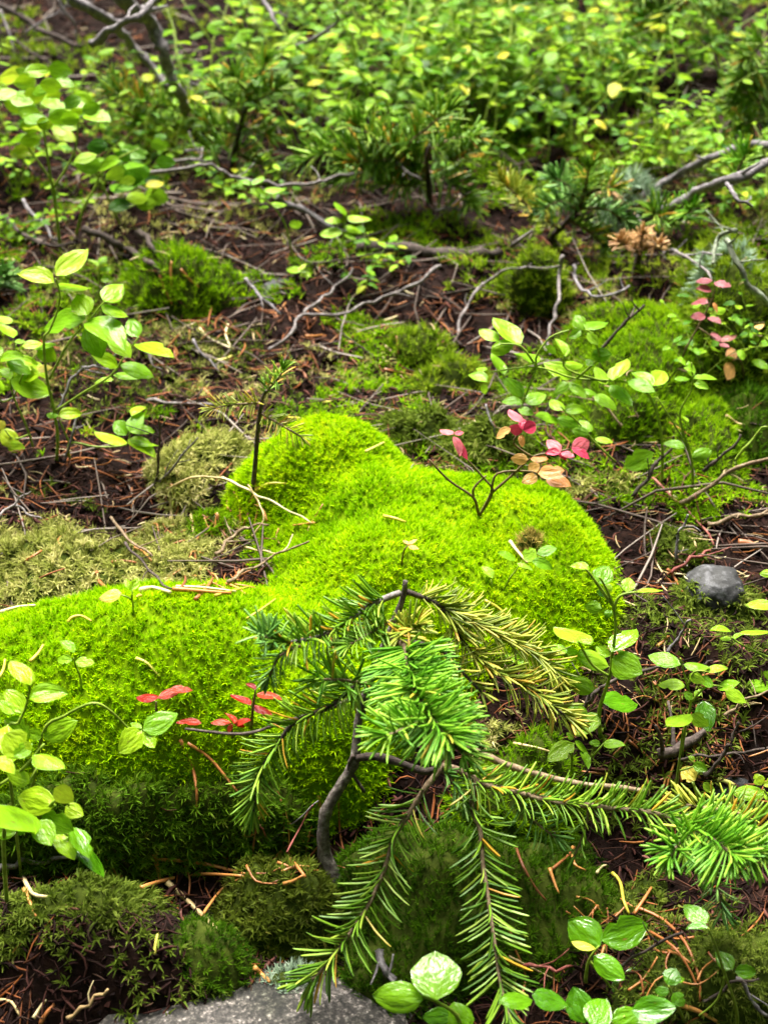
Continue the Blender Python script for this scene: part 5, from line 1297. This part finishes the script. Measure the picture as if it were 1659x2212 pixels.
far_fir("hazy green fir top rising behind the thicket", (1240, 300), [(1260,130),(1280,20),(1280,-60)],
        [([(1280,20),(1200,0),(1120,20)],), ([(1280,10),(1350,20),(1420,50)],), ([(1270,70),(1200,60),(1130,80)],), ([(1280,-20),(1180,-40),(1080,-20)],), ([(1280,-20),(1380,-30),(1460,0)],)], 2, 49, 'frond', L=.026)
far_fir("fir twig tip peeping in over dark moss beside the tall lime blueberry", (-40, 260), None, [([(-60,230),(-10,225),(30,220)], 'blue'), ([(-50,240),(-10,215),(20,190)], 'blue')], 3, 50, L=.016)

# ------------------------------------------------------------------ fallen needles, one by one
def fallen(c, pts, w, mk, label, lift=.006, group=None, name='fallen_needle'):
    P = [hit(*cp(c, p), lift=lift) for p in pts]
    n = len(P); mid = P[n // 2].y
    P = [at_y(*cp(c, pts[i]), min(max(P[i].y, mid - .04), mid + .04)) for i in range(n)]
    return tube_obj(name, P, w * .001, w * .0006, M[mk], sides=5, wob=.1, sm=3, label=label, cat='needle', group=group)
FN = [
 (7, [(680,560),(850,575),(1000,610),(1055,625)], 1.5, 'fallen_orange', "long straight rust needle spanning the black gap under the cushion"),
 (7, [(610,685),(720,650),(860,625),(1055,635)], 1.5, 'fallen_orange', "long bowed rust needle crossing the straight one"),
 (7, [(720,660),(850,780),(1000,935)], 2.0, 'fallen_tan', "thick tan needle stalk slanting toward the granite stone"),
 (7, [(870,810),(960,690),(1055,640)], 1.0, 'fallen_orange', "thin rust needle leaning against the thick tan stalk"),
 (7, [(668,540),(680,600),(692,650)], 1.6, 'fallen_orange', "short upright rust needle at the end of the bowed one"),
 (7, [(780,45),(830,160),(850,270),(850,360)], 1.2, 'fallen_orange', "orange needle hanging down the dark cushion front"),
 (7, [(810,60),(900,120),(970,200),(1025,270)], 1.2, 'fallen_orange', "orange needle slanting down the dark cushion front"),
 (7, [(610,765),(700,725),(760,720)], 1.2, 'fallen_orange', "short curved rust needle below the bowed one"),
 (7, [(100,640),(140,710),(205,725)], 1.5, 'fallen_tan', "curved tan needle on the olive moss bank"),
 (7, [(105,690),(130,750),(155,810)], 1.3, 'fallen_orange', "reddish needle hanging from the olive moss bank"),
 (7, [(665,975),(672,930),(682,878)], 1.3, 'fallen_yellow', "pale yellow needle standing on the peat bank"),
 (7, [(800,590),(820,650),(815,720)], .9, 'fallen_orange', "thin rust needle between the two long ones"),
 (7, [(445,560),(480,590),(508,640)], 1.1, 'fallen_orange', "orange needle at the edge of the olive moss bank"),
 (7, [(1235,545),(1280,590),(1320,640)], 1.5, 'fallen_orange', "orange needle on the shaggy moss tuft"),
 (7, [(1225,668),(1270,655),(1310,632)], 1.4, 'fallen_orange', "short orange needle crossing the one on the shaggy tuft"),
 (7, [(1100,1030),(1130,1060),(1168,1092)], 1.8, 'fallen_orange', "orange needle lying beside the grey green lichen"),
 (7, [(145,1250),(170,1210),(198,1170)], 1.2, 'fallen_tan', "pale tan needle on the dark peat by the stone"),
 (7, [(0,1170),(50,1180),(85,1240)], 1.0, 'fallen_tan', "thin curved tan needle on dark peat"),
 (7, [(175,1272),(200,1230),(235,1190)], 1.6, 'fallen_orange', "rusty needle lying on dark peat by the stone"),
 (8, [(1090,770),(1200,820),(1300,920),(1360,1070),(1365,1180)], 1.1, 'fallen_orange', "outer of two long orange arcs over dark litter"),
 (8, [(1150,875),(1250,940),(1320,1040),(1355,1120)], 1.0, 'fallen_orange', "inner of two long orange arcs over dark litter"),
 (8, [(985,620),(1020,660),(1035,740),(1060,800)], 1.2, 'fallen_yellow', "twisted yellow needle above the broad wet leaf"),
 (8, [(1080,800),(1120,740),(1155,685)], 1.3, 'fallen_orange', "straight rust needle above the broad wet leaf"),
 (8, [(570,510),(600,590),(650,680),(700,740)], 1.0, 'fallen_orange', "slender orange needle draped beside the middle fir frond"),
 (8, [(720,610),(780,560),(825,510)], 1.1, 'fallen_orange', "red brown needle on dark moss under the fir"),
 (8, [(715,600),(735,660),(755,710)], 1.1, 'fallen_orange', "rust needle standing in dark moss under the fir"),
 (8, [(815,510),(820,580),(870,610)], 1.2, 'fallen_orange', "bent red needle in the dark soil under the fir"),
 (8, [(1270,1190),(1360,1220),(1450,1272)], 1.6, 'fallen_orange', "orange needle stalk at the foot of the crinkled shoot"),
 (8, [(540,1060-1078+1000),(640,1080-1078+1030),(745,1105-1078+1060)], .8, 'fallen_tan', "faint tan straw beside the middle frond"),
 (8, [(920,620),(940,595),(968,585)], 1.0, 'fallen_tan', "short tan needle in the dark soil hollow"),
 (8, [(560,70-10),(660,90-10),(745,115-10)], 1.1, 'fallen_tan', "tan stalk lying beside the low fresh blueberry"),
 (8, [(1440,215),(1490,230),(1540,255)], 1.8, 'fallen_yellow', "yellow needle resting on the lichen grey stone"),
 (5, [(295,615),(310,595),(350,587),(395,610)], 1.2, 'fallen_yellow', "hooked yellow needle on the cushion crest"),
 (5, [(130,785),(165,750),(188,712)], 1.3, 'fallen_yellow', "hooked tan needle on the cushion flank"),
 (5, [(588,770),(640,795),(690,850)], 1.2, 'fallen_yellow', "pale yellow needle lying across the cushion flank"),
 (5, [(-5,855),(15,820),(22,775)], 1.3, 'fallen_yellow', "yellow needle behind the pointed wet leaves"),
 (5, [(1065,600),(1120,565),(1190,515)], .9, 'fallen_yellow', "thin green yellow needle in the crease of the cushion"),
 (5, [(415,395),(430,440),(465,470)], 1.6, 'fallen_orange', "bright orange needle in the feather moss mat"),
 (5, [(90,365),(135,335),(180,305)], 1.4, 'fallen_orange', "orange needle lying on the feather moss mat"),
 (5, [(5,570),(70,550),(150,542)], 1.4, 'fallen_tan', "cream needle lying along the cushion rim"),
 (5, [(745,470),(850,478),(1000,490)], 1.7, 'fallen_orange', "long orange needle lying in the hollow by the cushion"),
 (5, [(760,460),(880,465),(1020,482)], 1.2, 'fallen_tan', "tan needle beside the long orange one in the hollow"),
 (5, [(845,515),(890,470),(920,425)], 1.4, 'fallen_orange', "orange needle crossing the long one in the hollow"),
 (5, [(780,470),(800,440),(800,415)], 1.2, 'fallen_orange', "short orange needle at the end of the long one"),
 (5, [(930,500),(1000,480),(1075,462)], 1.2, 'fallen_yellow', "pale needle pointing into the cushion crease"),
 (5, [(970,470),(1010,430),(1040,385)], 1.8, 'fallen_orange', "red brown needle stalk leaning on the cushion"),
 (5, [(610,475),(660,465),(735,485)], 2.0, 'fallen_tan', "flat pale scale in the litter hollow"),
 (5, [(610,500),(600,498),(590,505)], 1.0, 'fallen_yellow', "tiny yellow needle on the cushion rim"),
 (5, [(735,80),(740,150),(720,230)], 1.6, 'fallen_tan', "upright tan needle beside the small dark cushion"),
 (5, [(825,150),(832,200),(840,245)], 1.2, 'fallen_tan', "tan needle sunk in the small dark cushion"),
 (5, [(480,355),(540,350),(590,358)], 1.4, 'fallen_orange', "orange needle level in the litter hollow"),
 (5, [(580,290),(620,310),(655,350)], 1.3, 'fallen_orange', "orange needle beside the pale lichen scrap"),
 (5, [(1105,45),(1160,15),(1235,15)], 1.2, 'fallen_yellow', "yellow needle arching beside the seedling foot"),
 (6, [(0,155),(45,165),(95,182)], 1.4, 'fallen_yellow', "orange yellow needle lying flat on the cushion middle"),
 (6, [(435,520),(490,550),(530,590)], 1.2, 'fallen_yellow', "yellow brown needle above the yellowing fir branch"),
 (6, [(545,265),(570,300),(620,358)], 1.4, 'fallen_tan', "cream needle at the bare tan patch on the cushion"),
 (6, [(1225,385),(1260,430),(1290,482)], 1.2, 'fallen_orange', "rust needle touching the pinkish stick"),
 (6, [(1180,720),(1205,700),(1232,672)], 1.3, 'fallen_orange', "orange needle on the black soil hollow"),
 (6, [(1530,270),(1580,275),(1625,300)], 3.5, 'fallen_orange', "reddish curled bark scale on dark soil"),
 (3, [(860,420),(910,470),(1020,515)], 1.5, 'fallen_tan', "tan curved needle in the brown litter"),
 (3, [(985,405),(975,450),(1000,510)], 1.2, 'fallen_tan', "upright tan needle crossing the curved one"),
 (3, [(740,130),(738,200),(745,270)], 1.3, 'fallen_orange', "orange needle standing behind the litter"),
 (3, [(780,165),(820,210),(860,245)], 1.5, 'fallen_orange', "orange needle beside the mottled hummock"),
 (3, [(690,190),(710,250),(745,320)], 1.3, 'fallen_orange', "orange brown needle below the dark root"),
 (3, [(880,685),(910,715),(935,740)], 2.0, 'fallen_orange', "broad orange needle touching the pale straight stick"),
 (3, [(960,725),(990,710),(1020,700)], 1.5, 'fallen_orange', "orange needle beside the seedling crown"),
 (3, [(1320,455),(1360,455),(1395,450)], 1.6, 'fallen_orange', "rust needle lying by the long pale twig"),
 (3, [(50,120),(80,140),(115,158)], 1.4, 'fallen_tan', "tan needle behind the yellow green blueberry"),
 (3, [(930,560),(970,555),(1005,540)], 1.4, 'fallen_yellow', "pale yellow needle on dark litter"),
 (3, [(1395,745),(1440,735),(1490,733)], 1.3, 'fallen_yellow', "yellow needle on the back rim of the cushion"),
 (3, [(1580,955),(1620,935),(1659,915)], 1.1, 'fallen_yellow', "pale needle lying on the back lobe of the cushion"),
 (3, [(1215,805),(1250,808),(1295,810)], 1.2, 'fallen_yellow', "yellow needle under the seedling crown"),
 (4, [(0,600),(70,612),(135,630)], 1.7, 'fallen_orange', "reddish needle stalk lying behind the cushion"),
 (4, [(345,845),(395,825),(450,845)], 1.6, 'fallen_tan', "tan arched needle behind the red leaved blueberry"),
 (4, [(1145,1065),(1200,1110),(1265,1160)], 2.2, 'fallen_tan', "broad tan stalk lying below the pale moss"),
 (4, [(1480,800),(1520,830),(1560,840)], 1.4, 'fallen_tan', "tan needle beside the mound with red leaves"),
 (4, [(0,390),(30,380),(60,370)], 1.6, 'fallen_tan', "tan needle by the end of the pale twig"),
 (4, [(0,495),(30,520),(50,555)], 1.4, 'fallen_tan', "curved tan needle in the loose green moss"),
]
for f in FN: fallen(*f)
# further needles lying about on soil and litter
rf = random.Random(4)
SPOTS = [((1480, 1600), (160, 110), 46, 'fallen_orange', "rust red needle in the heap beside the wet blueberries", "needles heaped beside the wet blueberries"),
         ((620, 1860), (130, 70), 16, 'fallen_orange', "rust needle in the dark gap beside the fir trunk", "needles around the fir trunk"),
         ((1350, 2050), (220, 130), 30, 'fallen_orange', "brown needle on the damp litter around the trailing blueberries", "needles on the damp litter"),
         ((420, 1150), (200, 90), 40, 'fallen_orange', "orange brown needle in the litter around the feather moss", "needles around the feather moss"),
         ((620, 740), (320, 130), 50, 'fallen_orange', "orange brown needle on the litter behind the lime cushion", "needles behind the cushion"),
         ((470, 1262), (90, 22), 14, 'fallen_orange', "rust needle in the notch between the cushion lobes", "needles in the cushion notch"),
         ((1500, 1200), (140, 130), 20, 'fallen_tan', "tan needle on the soil beyond the cushion's steep flank", "needles beyond the cushion flank")]
for (cx, cy), (rx, ry), n, mk, lab, grp in SPOTS:
    for i in range(n):
        u, v = rf.gauss(0, .5), rf.gauss(0, .5)
        p = hit(cx + u * rx, cy + v * ry)
        a = rf.uniform(0, 6.28); L = rf.uniform(.012, .026); b = rf.uniform(-.25, .25)
        pts = []
        for t in (-.5, 0, .5):
            x = p.x + math.cos(a) * L * t - math.sin(a) * b * L * (t * t * 4)
            y = p.y + math.sin(a) * L * t + math.cos(a) * b * L * (t * t * 4)
            pts.append(surf_pt(x, y, rf.uniform(.001, .005)))
        w = rf.uniform(.0006, .0011)
        tube_obj('fallen_needle', pts, w, w * .6, M['fallen_tan' if rf.random() < .2 and mk == 'fallen_orange' else mk] if False else M[mk], sides=4, sm=3, label=lab, cat='needle', group=grp)
